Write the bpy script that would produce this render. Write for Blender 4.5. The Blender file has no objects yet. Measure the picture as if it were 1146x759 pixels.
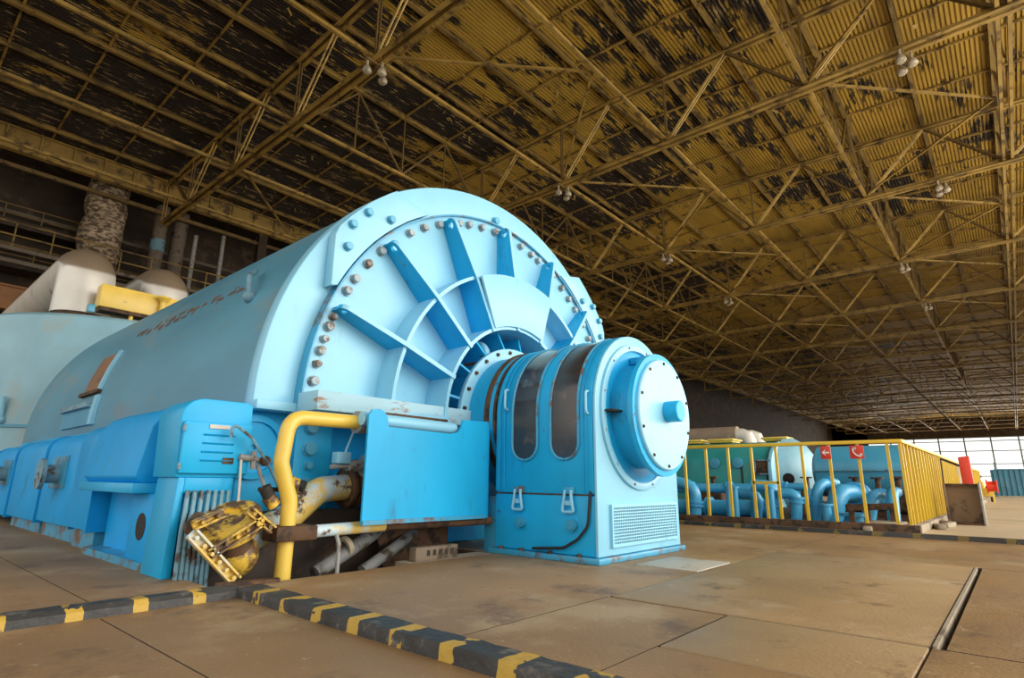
import bpy, bmesh, math, random
import numpy as np
from mathutils import Vector, Matrix
random.seed(7)
PI = math.pi
S = bpy.context.scene
COL = S.collection
R = math.radians

# ------------------------------------------------------------------ camera
FPX, CXP, CYP, CZ = 636.30, 573.0, 379.5, 0.6
def _d(v):
    r = np.array([v[0]-CXP, v[1]-CYP, FPX]); return r/np.linalg.norm(r)
_Y = _d((-185., 530.)); _X = _d((1140., 545.)); _Z = np.cross(_X, _Y); _Z /= np.linalg.norm(_Z)
_Y = np.cross(_Z, _X)
CM = np.stack([_X, _Y, _Z])
def ray(px, py): return CM @ np.array([px-CXP, py-CYP, FPX])
def onx(px, py, x):
    r = ray(px, py); t = x/r[0]; return Vector((x, t*r[1], CZ+t*r[2]))
def ony(px, py, y):
    r = ray(px, py); t = y/r[1]; return Vector((t*r[0], y, CZ+t*r[2]))
cam = bpy.data.cameras.new('camera'); camo = bpy.data.objects.new('camera', cam); COL.objects.link(camo)
mw = Matrix.Identity(4)
for i in range(3):
    mw[i][0] = CM[i, 0]; mw[i][1] = -CM[i, 1]; mw[i][2] = -CM[i, 2]
mw[2][3] = CZ
camo.matrix_world = mw
cam.sensor_width = 36; cam.lens = FPX/1146*36; cam.clip_start = 0.05; cam.clip_end = 600
S.camera = camo

# ------------------------------------------------------------------ materials
def lin(r, g, b):
    f = lambda c: (c/255/12.92) if c/255 <= .04045 else ((c/255+.055)/1.055)**2.4
    return (f(r), f(g), f(b), 1)
MATS = {}
def mat(name, col, rough=.5, metal=0, dirt=None, damt=.5, dscale=3., var=.15, vscale=1.5, coat=0., stretch=(1, 1, 1), bump=0., bscale=20., extra=None, emit=None, spec=.5):
    """Worn paint: base colour with soft variation plus shaped stains of a dirt colour."""
    if name in MATS: return MATS[name]
    m = bpy.data.materials.new(name); m.use_nodes = True
    nt = m.node_tree; N = nt.nodes; L = nt.links
    b = N['Principled BSDF']
    b.inputs['Roughness'].default_value = rough; b.inputs['Metallic'].default_value = metal
    b.inputs['Coat Weight'].default_value = coat; b.inputs['Coat Roughness'].default_value = .25
    b.inputs['Specular IOR Level'].default_value = spec
    tc = N.new('ShaderNodeTexCoord'); mp = N.new('ShaderNodeMapping'); L.new(tc.outputs['Object'], mp.inputs[0])
    mp.inputs['Scale'].default_value = stretch
    n1 = N.new('ShaderNodeTexNoise'); n1.inputs['Scale'].default_value = vscale; n1.inputs['Detail'].default_value = 5
    L.new(mp.outputs[0], n1.inputs['Vector'])
    r1 = N.new('ShaderNodeValToRGB'); r1.color_ramp.elements[0].position = .3; r1.color_ramp.elements[1].position = .7
    r1.color_ramp.elements[0].color = tuple(max(0, c*(1-var)) for c in col[:3])+(1,)
    r1.color_ramp.elements[1].color = tuple(min(1, c*(1+var)) for c in col[:3])+(1,)
    L.new(n1.outputs['Fac'], r1.inputs[0]); out = r1.outputs[0]
    if dirt:
        n2 = N.new('ShaderNodeTexNoise'); n2.inputs['Scale'].default_value = dscale; n2.inputs['Detail'].default_value = 8; n2.inputs['Roughness'].default_value = .65
        L.new(mp.outputs[0], n2.inputs['Vector'])
        r2 = N.new('ShaderNodeMapRange'); p = .75-.38*damt
        r2.inputs['From Min'].default_value = p; r2.inputs['From Max'].default_value = p+.1
        L.new(n2.outputs['Fac'], r2.inputs['Value'])
        mx = N.new('ShaderNodeMix'); mx.data_type = 'RGBA'
        L.new(r2.outputs[0], mx.inputs['Factor']); L.new(out, mx.inputs['A']); mx.inputs['B'].default_value = dirt
        out = mx.outputs['Result']
    if extra: out = extra(N, L, tc, mp, out)
    L.new(out, b.inputs['Base Color'])
    if bump:
        n3 = N.new('ShaderNodeTexNoise'); n3.inputs['Scale'].default_value = bscale; n3.inputs['Detail'].default_value = 4
        L.new(mp.outputs[0], n3.inputs['Vector'])
        bp = N.new('ShaderNodeBump'); bp.inputs['Strength'].default_value = bump; bp.inputs['Distance'].default_value = .02
        L.new(n3.outputs['Fac'], bp.inputs['Height']); L.new(bp.outputs[0], b.inputs['Normal'])
    if emit:
        b.inputs['Emission Color'].default_value = emit[0]; b.inputs['Emission Strength'].default_value = emit[1]
    MATS[name] = m; return m

RUST = (.11, .045, .015, 1); GRIME = (.05, .035, .02, 1)
def layer(scale, lo, hi, colour, stretch=(1, 1, 1)):
    def f(N, L, tc, mp, out):
        m2 = N.new('ShaderNodeMapping'); m2.inputs['Scale'].default_value = stretch; m2.inputs['Location'].default_value = (3.1, 7.7, 1.3)
        L.new(tc.outputs['Object'], m2.inputs[0])
        n = N.new('ShaderNodeTexNoise'); n.inputs['Scale'].default_value = scale; n.inputs['Detail'].default_value = 9; n.inputs['Roughness'].default_value = .7
        L.new(m2.outputs[0], n.inputs['Vector'])
        r = N.new('ShaderNodeMapRange'); r.inputs['From Min'].default_value = lo; r.inputs['From Max'].default_value = hi
        L.new(n.outputs['Fac'], r.inputs['Value'])
        mx = N.new('ShaderNodeMix'); mx.data_type = 'RGBA'
        L.new(r.outputs[0], mx.inputs['Factor']); L.new(out, mx.inputs['A']); mx.inputs['B'].default_value = colour
        return mx.outputs['Result']
    return f
def bands(axis, offs, period, duty, ca, scale=11, wear=.57):
    """painted bands along an axis with worn edges"""
    def f(N, L, tc, mp, out):
        sx = N.new('ShaderNodeSeparateXYZ'); L.new(tc.outputs['Object'], sx.inputs[0])
        n = N.new('ShaderNodeTexNoise'); n.inputs['Scale'].default_value = scale; n.inputs['Detail'].default_value = 6; L.new(tc.outputs['Object'], n.inputs['Vector'])
        a = N.new('ShaderNodeMath'); a.operation = 'MULTIPLY_ADD'; L.new(n.outputs['Fac'], a.inputs[0]); a.inputs[1].default_value = .03
        L.new(sx.outputs['XYZ'.index(axis)], a.inputs[2])
        o = N.new('ShaderNodeMath'); o.operation = 'SUBTRACT'; L.new(a.outputs[0], o.inputs[0]); o.inputs[1].default_value = offs
        w = N.new('ShaderNodeMath'); w.operation = 'FLOORED_MODULO'; L.new(o.outputs[0], w.inputs[0]); w.inputs[1].default_value = period
        c = N.new('ShaderNodeMath'); c.operation = 'LESS_THAN'; L.new(w.outputs[0], c.inputs[0]); c.inputs[1].default_value = duty
        k = N.new('ShaderNodeMath'); k.operation = 'LESS_THAN'; L.new(n.outputs['Fac'], k.inputs[0]); k.inputs[1].default_value = wear
        u = N.new('ShaderNodeMath'); u.operation = 'MULTIPLY'; L.new(c.outputs[0], u.inputs[0]); L.new(k.outputs[0], u.inputs[1])
        mx = N.new('ShaderNodeMix'); mx.data_type = 'RGBA'; L.new(u.outputs[0], mx.inputs['Factor']); L.new(out, mx.inputs['A']); mx.inputs['B'].default_value = ca
        return mx.outputs['Result']
    return f

BLUE = (.013, .42, .76, 1)
M_blue = mat('blue_enamel', BLUE, .38, dirt=(.08, .38, .60, 1), damt=.3, dscale=2.2, var=.14, spec=.3, stretch=(1, 1, .45), extra=lambda N, L, tc, mp, o: layer(2.6, .60, .72, (.02, .22, .40, 1), (1, 1, .3))(N, L, tc, mp, layer(7, .64, .68, (.10, .055, .03, 1), (1, 1, .6))(N, L, tc, mp, o)))
M_palelit = mat('lit_pale_blue_enamel', (.27, .62, .80, 1), .42, dirt=(.27, .50, .62, 1), damt=.25, dscale=2.5, var=.06, coat=.15, extra=lambda N, L, tc, mp, o: layer(2., .60, .75, (.17, .46, .62, 1), (1, 1, .3))(N, L, tc, mp, layer(8, .68, .72, (.17, .10, .06, 1), (1, 1, .5))(N, L, tc, mp, o)))  # lighter copy of the blue enamel; light on front faces put into the colour
M_worn = mat('worn_blue_enamel', (.04, .34, .55, 1), .45, dirt=(.15, .08, .04, 1), damt=.62, dscale=5, var=.15, coat=.3)
M_deep = mat('deep_blue_enamel', (.003, .36, .78, 1), .5, dirt=(.01, .24, .46, 1), damt=.4, dscale=2, var=.12, coat=0, spec=.25, extra=layer(5, .68, .74, (.10, .07, .05, 1)))
M_case = mat('dusty_blue_casing', (.08, .28, .385, 1), .5, dirt=(.17, .29, .33, 1), damt=.5, dscale=1.3, var=.15, coat=.2, stretch=(1, .35, 1), extra=layer(1.6, .60, .75, (.25, .19, .12, 1), (1, .25, 1)))
M_lp = mat('pale_turbine_blue', (.25, .47, .55, 1), .45, dirt=(.30, .42, .42, 1), damt=.5, dscale=.8, var=.1, coat=.2)
M_bolt = mat('worn_bolt_steel', (.32, .40, .42, 1), .5, .1, dirt=(.15, .085, .05, 1), damt=.65, dscale=11, var=.2)
M_bluebolt = mat('blue_bolt', (.09, .42, .62, 1), .4, coat=.3, dirt=RUST, damt=.3, dscale=12)
M_rust = mat('rusty_steel', (.13, .065, .03, 1), .75, .2, dirt=(.04, .025, .015, 1), damt=.7, dscale=8, var=.4, bump=.3)
M_dark = mat('dark_grime', (.025, .02, .015, 1), .8, dirt=(.07, .045, .025, 1), damt=.5, dscale=5, var=.3)
M_yel = mat('yellow_paint', (.80, .54, .075, 1), .42, dirt=(.20, .11, .04, 1), damt=.33, dscale=7, var=.12, coat=.3)
M_yelworn = mat('worn_yellow_paint', (.72, .46, .05, 1), .5, dirt=(.13, .07, .03, 1), damt=.78, dscale=9, var=.2)
M_patch = mat('patchy_pipe_paint', (.75, .52, .12, 1), .5, dirt=(.55, .68, .72, 1), damt=.75, dscale=4, var=.2, extra=layer(5, .58, .62, (.12, .06, .03, 1)))
M_fence = mat('fence_yellow', (.78, .48, .01, 1), .4, dirt=(.35, .2, .03, 1), damt=.3, dscale=6, var=.1, coat=.3)
def dusted(N, L, tc, mp, out):
    g = N.new('ShaderNodeNewGeometry'); sx = N.new('ShaderNodeSeparateXYZ'); L.new(g.outputs['Normal'], sx.inputs[0])
    r = N.new('ShaderNodeMapRange'); r.inputs['From Min'].default_value = .20; r.inputs['From Max'].default_value = .27; L.new(sx.outputs[2], r.inputs['Value'])
    mx = N.new('ShaderNodeMix'); mx.data_type = 'RGBA'; L.new(r.outputs[0], mx.inputs['Factor']); L.new(out, mx.inputs['A']); mx.inputs['B'].default_value = (.27, .20, .13, 1)
    return mx.outputs['Result']
M_silver = mat('insulation_sheet', (.72, .68, .60, 1), .38, .25, dirt=(.30, .22, .15, 1), damt=.42, dscale=1.2, var=.08, extra=dusted)
M_dust = mat('dusty_sheet', (.30, .22, .15, 1), .8, dirt=(.42, .34, .25, 1), damt=.4, dscale=3)
M_cond = mat('grey_conduit', (.16, .32, .40, 1), .5, dirt=(.08, .05, .03, 1), damt=.6, dscale=10)
M_greypipe = mat('grey_pipe', (.30, .30, .28, 1), .5, dirt=RUST, damt=.55, dscale=9)
M_pitpipe = mat('shaded_grimy_pipe', (.17, .17, .16, 1), .6, dirt=(.05, .035, .02, 1), damt=.65, dscale=7)  # grimy pipe grey, darkened to put the shade of the pit into it
M_pitblock = mat('shaded_grimy_block', (.20, .15, .10, 1), .8, dirt=(.07, .05, .03, 1), damt=.6, dscale=7, bump=.3)  # block darkened like the pit pipes, pit shade in its colour
M_black = mat('black_rubber', (.015, .015, .017, 1), .6)
M_glass = mat('stained_window', (.035, .016, .009, 1), .16, dirt=(.10, .055, .03, 1), damt=.55, dscale=5, var=.5, coat=.6, extra=layer(3, .60, .68, (.10, .11, .11, 1)))
M_truss = mat('ochre_steel', (.30, .19, .042, 1), .6, .0, dirt=(.085, .05, .018, 1), damt=.62, dscale=1.5, var=.35, vscale=.6)
M_purl = mat('purlin_steel', (.235, .15, .036, 1), .6, dirt=(.07, .042, .016, 1), damt=.65, dscale=1.8, var=.35, vscale=.6, stretch=(.5, 1, 1))
M_trusslit = mat('lit_ochre_steel', (.50, .34, .10, 1), .55, dirt=(.16, .09, .03, 1), damt=.5, dscale=2, var=.3)  # lighter copy of the truss steel, for diagonals catching light
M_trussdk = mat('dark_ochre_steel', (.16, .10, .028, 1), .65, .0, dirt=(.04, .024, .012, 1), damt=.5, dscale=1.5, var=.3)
def deckx(N, L, tc, mp, out):
    # rust patches eaten out of the paint, long along the ribs, in broad areas
    m2 = N.new('ShaderNodeMapping'); m2.inputs['Scale'].default_value = (.35, 1.6, 1); L.new(tc.outputs['Object'], m2.inputs[0])
    n = N.new('ShaderNodeTexNoise'); n.inputs['Scale'].default_value = 1.; n.inputs['Detail'].default_value = 10; n.inputs['Roughness'].default_value = .72; L.new(m2.outputs[0], n.inputs['Vector'])
    n2 = N.new('ShaderNodeTexNoise'); n2.inputs['Scale'].default_value = .11; n2.inputs['Detail'].default_value = 3; L.new(tc.outputs['Object'], n2.inputs['Vector'])
    sx = N.new('ShaderNodeSeparateXYZ'); L.new(tc.outputs['Object'], sx.inputs[0])
    mr = N.new('ShaderNodeMapRange'); L.new(sx.outputs[1], mr.inputs['Value'])
    mr.inputs['From Min'].default_value = 2; mr.inputs['From Max'].default_value = 34; mr.inputs['To Min'].default_value = -.10; mr.inputs['To Max'].default_value = .10
    mx0 = N.new('ShaderNodeMapRange'); L.new(sx.outputs[0], mx0.inputs['Value'])
    mx0.inputs['From Min'].default_value = 14; mx0.inputs['From Max'].default_value = 60; mx0.inputs['To Min'].default_value = .03; mx0.inputs['To Max'].default_value = -.12
    a = N.new('ShaderNodeMath'); a.operation = 'MULTIPLY_ADD'; L.new(n2.outputs['Fac'], a.inputs[0]); a.inputs[1].default_value = .9; L.new(n.outputs['Fac'], a.inputs[2])
    a2 = N.new('ShaderNodeMath'); a2.operation = 'ADD'; L.new(a.outputs[0], a2.inputs[0]); L.new(mr.outputs[0], a2.inputs[1])
    a3 = N.new('ShaderNodeMath'); a3.operation = 'ADD'; L.new(a2.outputs[0], a3.inputs[0]); L.new(mx0.outputs[0], a3.inputs[1])
    r = N.new('ShaderNodeMapRange'); r.inputs['From Min'].default_value = .90; r.inputs['From Max'].default_value = .93; L.new(a3.outputs[0], r.inputs['Value'])
    mx = N.new('ShaderNodeMix'); mx.data_type = 'RGBA'; L.new(r.outputs[0], mx.inputs['Factor']); L.new(out, mx.inputs['A']); mx.inputs['B'].default_value = (.02, .013, .009, 1)
    m4 = N.new('ShaderNodeMapping'); m4.inputs['Scale'].default_value = (.9, 6.5, 1); L.new(tc.outputs['Object'], m4.inputs[0])
    n4 = N.new('ShaderNodeTexNoise'); n4.inputs['Scale'].default_value = 1.; n4.inputs['Detail'].default_value = 6; n4.inputs['Roughness'].default_value = .75; L.new(m4.outputs[0], n4.inputs['Vector'])
    r4 = N.new('ShaderNodeMapRange'); r4.inputs['From Min'].default_value = .565; r4.inputs['From Max'].default_value = .61; L.new(n4.outputs['Fac'], r4.inputs['Value'])
    mm = N.new('ShaderNodeMath'); mm.operation = 'MULTIPLY'; L.new(r.outputs[0], mm.inputs[0]); L.new(r4.outputs[0], mm.inputs[1])
    my = N.new('ShaderNodeMix'); my.data_type = 'RGBA'; L.new(mm.outputs[0], my.inputs['Factor']); L.new(mx.outputs['Result'], my.inputs['A']); my.inputs['B'].default_value = (.34, .235, .10, 1)
    return my.outputs['Result']
M_deck = mat('ochre_roof_deck', (.38, .235, .032, 1), .6, dirt=(.20, .12, .03, 1), damt=.5, dscale=.8, var=.2, vscale=.5, stretch=(.4, 1, 1), extra=deckx)
M_flake = mat('paint_flake', (.46, .31, .10, 1), .7, var=.3)
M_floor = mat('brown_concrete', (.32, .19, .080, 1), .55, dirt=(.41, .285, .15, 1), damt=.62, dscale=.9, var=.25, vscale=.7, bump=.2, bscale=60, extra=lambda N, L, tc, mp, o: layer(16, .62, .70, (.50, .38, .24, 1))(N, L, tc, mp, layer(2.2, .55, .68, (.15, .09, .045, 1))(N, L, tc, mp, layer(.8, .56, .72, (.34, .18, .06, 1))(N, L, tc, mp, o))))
M_plate = mat('pale_concrete_plate', (.38, .25, .12, 1), .5, dirt=(.46, .34, .20, 1), damt=.55, dscale=1.1, var=.18, vscale=1.2, bump=.2, bscale=60, extra=lambda N, L, tc, mp, o: layer(18, .63, .70, (.55, .43, .28, 1))(N, L, tc, mp, layer(3.5, .58, .70, (.17, .11, .06, 1))(N, L, tc, mp, o)))
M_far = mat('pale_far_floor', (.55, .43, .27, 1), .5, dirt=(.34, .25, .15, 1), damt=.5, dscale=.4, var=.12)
M_curbR = mat('striped_curb_paint', (.045, .043, .04, 1), .6, dirt=(.16, .14, .115, 1), damt=.5, dscale=9, var=.3, bump=.4, bscale=30, extra=bands('Y', .99, .275, .075, (.52, .33, .045, 1)))
M_curbL = mat('striped_curb_paint_left', (.045, .043, .04, 1), .6, dirt=(.16, .14, .115, 1), damt=.55, dscale=9, var=.3, bump=.4, bscale=30, extra=bands('X', .51, .255, .062, (.52, .33, .045, 1)))
M_curbF = mat('striped_curb_paint_far', (.05, .042, .033, 1), .6, dirt=(.16, .12, .08, 1), damt=.5, dscale=7, var=.3, extra=bands('Y', .1, .42, .10, (.20, .13, .03, 1)))
M_tray = mat('brown_rust_tray', (.26, .16, .085, 1), .7, dirt=(.09, .055, .03, 1), damt=.6, dscale=3, var=.3)
M_conc = mat('raw_concrete', (.36, .29, .20, 1), .8, dirt=(.15, .11, .07, 1), damt=.5, dscale=4, var=.2, bump=.3)
M_wall = mat('dark_brown_wall', (.045, .03, .018, 1), .8, dirt=(.11, .075, .045, 1), damt=.5, dscale=.9, var=.4, vscale=.6)  # dark brown with lighter brown blotches
M_orange = mat('orange_brown_beam', (.22, .09, .02, 1), .6, dirt=(.07, .035, .012, 1), damt=.4, dscale=1, var=.2)
M_lag = mat('tattered_lagging', (.42, .32, .21, 1), .8, dirt=(.09, .06, .035, 1), damt=.8, dscale=2.6, var=.35, vscale=1, stretch=(1, 1, 2.2), bump=.8, bscale=3)
M_gcol = mat('grey_column', (.13, .10, .07, 1), .7, dirt=(.05, .03, .02, 1), damt=.6, dscale=1.5, var=.3)
M_white = mat('white_enamel', (.62, .58, .50, 1), .4, dirt=(.3, .2, .1, 1), damt=.3, dscale=5)
M_lampw = mat('dusty_lamp_enamel', (.40, .34, .24, 1), .4, dirt=(.12, .08, .04, 1), damt=.5, dscale=6)
M_teal = mat('teal_paint', (.02, .25, .24, 1), .5, dirt=(.10, .22, .17, 1), damt=.5, dscale=1.2, var=.2)
M_tank = mat('blue_tank_paint', (.06, .33, .50, 1), .45, dirt=(.13, .33, .42, 1), damt=.5, dscale=1, var=.15, coat=.3)
M_pipe = mat('sky_blue_pipe', (.06, .40, .68, 1), .4, dirt=(.22, .40, .48, 1), damt=.4, dscale=2.5, var=.12, coat=.4, extra=layer(4, .68, .72, (.14, .08, .04, 1)))
M_red = mat('red_paint', (.72, .045, .012, 1), .4, dirt=(.4, .03, .01, 1), damt=.3, dscale=5, var=.08)
M_sym = mat('white_symbol', (.85, .80, .70, 1), .5, var=.03)
M_shed = mat('blue_corrugated', (.05, .18, .25, 1), .5, dirt=(.10, .22, .27, 1), damt=.4, dscale=1, var=.15)
M_mull = mat('window_steel', (.20, .23, .22, 1), .6, var=.1)
gm = bpy.data.materials.new('window_glass'); gm.use_nodes = True
_n = gm.node_tree.nodes; _l = gm.node_tree.links; _n.remove(_n['Principled BSDF'])
_t = _n.new('ShaderNodeBsdfTransparent'); _t.inputs[0].default_value = (.93, .95, .95, 1); _g = _n.new('ShaderNodeBsdfGlossy'); _g.inputs['Roughness'].default_value = .05
_m = _n.new('ShaderNodeMixShader'); _m.inputs[0].default_value = .06; _l.new(_t.outputs[0], _m.inputs[1]); _l.new(_g.outputs[0], _m.inputs[2]); _l.new(_m.outputs[0], _n['Material Output'].inputs[0])

# ------------------------------------------------------------------ mesh helpers
def fillet(pts, rad, n=6):
    pts = [Vector(p) for p in pts]; out = [pts[0]]
    for i in range(1, len(pts)-1):
        a, b, c = pts[i-1], pts[i], pts[i+1]
        u = (a-b); v = (c-b); lu, lv = u.length, v.length; u.normalize(); v.normalize()
        ang = u.angle(v)
        if ang > PI-.02: out.append(b); continue
        t = min(rad/math.tan(ang/2), lu*.49, lv*.49)
        p0 = b+u*t; p1 = b+v*t
        for k in range(n+1):
            s = k/n; out.append(p0*(1-s)**2+b*2*s*(1-s)+p1*s*s)
    out.append(pts[-1]); return out

class MB:
    def __init__(s): s.v = []; s.f = []
    def add(s, v, f):
        o = len(s.v); s.v += [Vector(p) for p in v]; s.f += [[i+o for i in q] for q in f]; return s
    def box(s, x0, x1, y0, y1, z0, z1, M=None):
        v = [Vector((x, y, z)) for x in (x0, x1) for y in (y0, y1) for z in (z0, z1)]
        if M: v = [M @ p for p in v]
        return s.add(v, [(0, 1, 3, 2), (4, 6, 7, 5), (0, 4, 5, 1), (2, 3, 7, 6), (0, 2, 6, 4), (1, 5, 7, 3)])
    def bar(s, p0, p1, w, h=None, up=(0, 0, 1)):
        p0 = Vector(p0); p1 = Vector(p1); h = h or w; d = (p1-p0).normalized(); u = Vector(up)
        if abs(d.dot(u)) > .98: u = Vector((1, 0, 0))
        sd = d.cross(u).normalized(); u = sd.cross(d)
        v = [p+sd*a*w/2+u*b*h/2 for p in (p0, p1) for a, b in ((-1, -1), (1, -1), (1, 1), (-1, 1))]
        return s.add(v, [(0, 3, 2, 1), (4, 5, 6, 7), (0, 1, 5, 4), (1, 2, 6, 5), (2, 3, 7, 6), (3, 0, 4, 7)])
    def path(s, pts, r, n=12, caps=True, rr=None):
        pts = [Vector(p) for p in pts]; m = len(pts); t0 = (pts[1]-pts[0]).normalized()
        u = t0.orthogonal().normalized(); v = []; prev = t0
        for i, p in enumerate(pts):
            t = ((pts[min(i+1, m-1)]-pts[max(i-1, 0)])).normalized()
            q = prev.rotation_difference(t); u = (q @ u); u = (u-t*u.dot(t)).normalized(); prev = t; w = t.cross(u)
            rad = rr[i] if rr else r
            v += [p+(u*math.cos(2*PI*k/n)+w*math.sin(2*PI*k/n))*rad for k in range(n)]
        f = [(i*n+k, i*n+(k+1) % n, (i+1)*n+(k+1) % n, (i+1)*n+k) for i in range(m-1) for k in range(n)]
        if caps: f += [tuple(range(n-1, -1, -1)), tuple(range((m-1)*n, m*n))]
        return s.add(v, f)
    def cyl(s, p0, p1, r, r1=None, n=16):
        return s.path([p0, p1], r, n, True, [r, r if r1 is None else r1])
    def lathe(s, c, ax, prof, n=32, a0=0, a1=2*PI):
        """prof: (radius, distance along ax); full turn or an arc"""
        c = Vector(c); ax = Vector(ax).normalized(); u = ax.orthogonal().normalized()
        if abs(ax.y) > .9: u = Vector((1, 0, 0))
        w = Vector((0, 0, 1)) if abs(ax.y) > .9 else ax.cross(u)
        full = abs(a1-a0-2*PI) < 1e-6; k = n if full else n+1; m = len(prof); v = []
        for i in range(k):
            a = a0+(a1-a0)*i/n
            for r, d in prof: v.append(c+ax*d+(u*math.cos(a)+w*math.sin(a))*r)
        f = []
        for i in range(n):
            j = (i+1) % k
            for q in range(m-1): f.append((i*m+q, j*m+q, j*m+q+1, i*m+q+1))
        return s.add(v, f)
    def sector(s, cx, cz, r0, r1, a0, a1, y0, y1, n=24):
        full = abs(a1-a0-360) < 1e-6; k = n if full else n+1; v = []
        for i in range(k):
            a = R(a0+(a1-a0)*i/n); c, d = math.cos(a), math.sin(a)
            v += [(cx+r0*c, y0, cz+r0*d), (cx+r1*c, y0, cz+r1*d), (cx+r1*c, y1, cz+r1*d), (cx+r0*c, y1, cz+r0*d)]
        f = []
        for i in range(n):
            j = (i+1) % k
            for q in range(4): f.append((i*4+q, j*4+q, j*4+(q+1) % 4, i*4+(q+1) % 4))
        if not full: f += [(0, 1, 2, 3), ((k-1)*4+3, (k-1)*4+2, (k-1)*4+1, (k-1)*4)]
        return s.add(v, f)
    def prism(s, poly, off):
        poly = [Vector(p) for p in poly]; off = Vector(off); n = len(poly)
        return s.add(poly+[p+off for p in poly], [tuple(range(n)), tuple(range(2*n-1, n-1, -1))]+[(i, (i+1) % n, (i+1) % n+n, i+n) for i in range(n)])
    def ball(s, c, r, n=16, m=10, sc=(1, 1, 1)):
        c = Vector(c); v = [c+Vector((0, 0, r*sc[2]))]
        for i in range(1, m):
            t = PI*i/m
            v += [c+Vector((r*sc[0]*math.sin(t)*math.cos(2*PI*k/n), r*sc[1]*math.sin(t)*math.sin(2*PI*k/n), r*sc[2]*math.cos(t))) for k in range(n)]
        v.append(c-Vector((0, 0, r*sc[2]))); e = len(v)-1
        f = [(0, 1+k, 1+(k+1) % n) for k in range(n)]+[(e, e-n+(k+1) % n, e-n+k) for k in range(n)]
        for i in range(m-2):
            for k in range(n): f.append((1+i*n+k, 1+(i+1)*n+k, 1+(i+1)*n+(k+1) % n, 1+i*n+(k+1) % n))
        return s.add(v, f)
    def hexbolt(s, c, ax, r, h, n=6):
        c = Vector(c); ax = Vector(ax)
        s.lathe(c, ax, [(r*1.25, 0), (r*1.25, h*.2), (r, h*.2), (r, h*.9), (r*.85, h), (.0001, h)], n=10)
        return s
    def build(s, name, m, parent=None, bevel=0, ang=35):
        me = bpy.data.meshes.new(name); base = ORG.get(parent, Vector((0, 0, 0))) if parent else Vector((0, 0, 0))
        me.from_pydata([p-base for p in s.v], [], s.f)
        bm = bmesh.new(); bm.from_mesh(me)
        bmesh.ops.recalc_face_normals(bm, faces=bm.faces)
        if bevel:
            es = [e for e in bm.edges if len(e.link_faces) == 2 and e.calc_face_angle(0) > R(30)]
            bmesh.ops.bevel(bm, geom=es, offset=bevel, segments=2, profile=.5, affect='EDGES', clamp_overlap=True)
        for fc in bm.faces: fc.smooth = True
        for e in bm.edges:
            if len(e.link_faces) != 2 or e.calc_face_angle(0) > R(ang): e.smooth = False
        bm.to_mesh(me); bm.free()
        me.materials.append(m)
        o = bpy.data.objects.new(name, me); COL.objects.link(o)
        if parent: o.parent = parent
        ORG[o] = base
        return o
ORG = {}
def tag(o, label, cat=None, group=None, kind=None):
    if label: o['label'] = label
    if cat: o['category'] = cat
    if group: o['group'] = group
    if kind: o['kind'] = kind
    return o
def thing(name, label, cat, loc=(0, 0, 0), group=None):
    o = bpy.data.objects.new(name, None); COL.objects.link(o); o.location = loc; o.empty_display_size = .1
    ORG[o] = Vector(loc); return tag(o, label, cat, group)
def single(mb, name, m, label, cat, group=None, bevel=0, kind=None):
    return tag(mb.build(name, m, None, bevel), label, cat, group, kind)
def struct(mb, name, m, bevel=0):
    return tag(mb.build(name, m, None, bevel), None, None, None, 'structure')
def dup(root, loc, label=None):
    r = root.copy(); COL.objects.link(r); r.location = loc
    if label: r['label'] = label
    for ch in list(root.children):
        c = ch.copy(); COL.objects.link(c); c.parent = r
        for g in ch.children:
            d = g.copy(); COL.objects.link(d); d.parent = c
    return r
ORD = 'first second third fourth fifth sixth seventh eighth ninth tenth eleventh twelfth thirteenth fourteenth fifteenth sixteenth seventeenth eighteenth nineteenth twentieth twenty-first twenty-second twenty-third twenty-fourth twenty-fifth twenty-sixth twenty-seventh twenty-eighth twenty-ninth thirtieth thirty-first thirty-second thirty-third thirty-fourth thirty-fifth thirty-sixth thirty-seventh thirty-eighth thirty-ninth fortieth forty-first forty-second forty-third forty-fourth forty-fifth forty-sixth forty-seventh forty-eighth'.split()

# ================================================================== SETTING
GX, GZ = 4.54, 1.17                       # rotor axis runs along +Y
XW, XE, YS, YN = -14., 212., -14., 44.
# liftable plates in the floor, with open joints between them
plates = [((2.875, 5.765, .35, 1.755), 'large pale concrete floor cover plate right of the blue exciter hood', M_plate),
          ((2.16, 2.845, .35, 1.115), 'narrow brown floor plate in front of the large pale plate', M_plate),
          ((4.07, 4.70, 1.79, 2.27), 'small pale floor hatch plate right at the foot of the exciter hood', mat('pale_hatch_plate', (.46, .42, .34, 1), .5, dirt=(.30, .24, .16, 1), damt=.5, dscale=5, var=.1))]
FT = .05
xs = [XW, .865, .885, 1.75, 2.14, 2.16, 2.845, 2.875, 4.05, 4.07, 4.70, 4.72, 5.765, 5.785, 9.0, XE]
pit = (1.5, 3.82, 3.47, 4.30)
rects = [p[0] for p in plates]
gap = .010
def covered(x, y):
    for (a, b, c, d) in rects:
        if a-gap < x < b+gap and c-gap < y < d+gap: return True
    if pit[0] < x < pit[1] and pit[2] < y < pit[3]: return True
    # long joints
    if 2.855 < x < 5.78 and .298 < y < .345: return True
    if .870 < x < .876 and y < 3.1: return True
    if .933 < x < .939 and 3.5 < y < 7.5: return True
    if 1.123 < y < 1.129 and 1.76 < x < 2.9: return True
    if 1.765 < y < 1.773 and (1.72 < x < 2.85 or 5.79 < x < 8.3): return True
    if 2.852 < x < 2.864 and -4 < y < 1.76: return True
    if 5.775 < x < 5.785 and -4 < y < 1.76: return True
    return False
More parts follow.
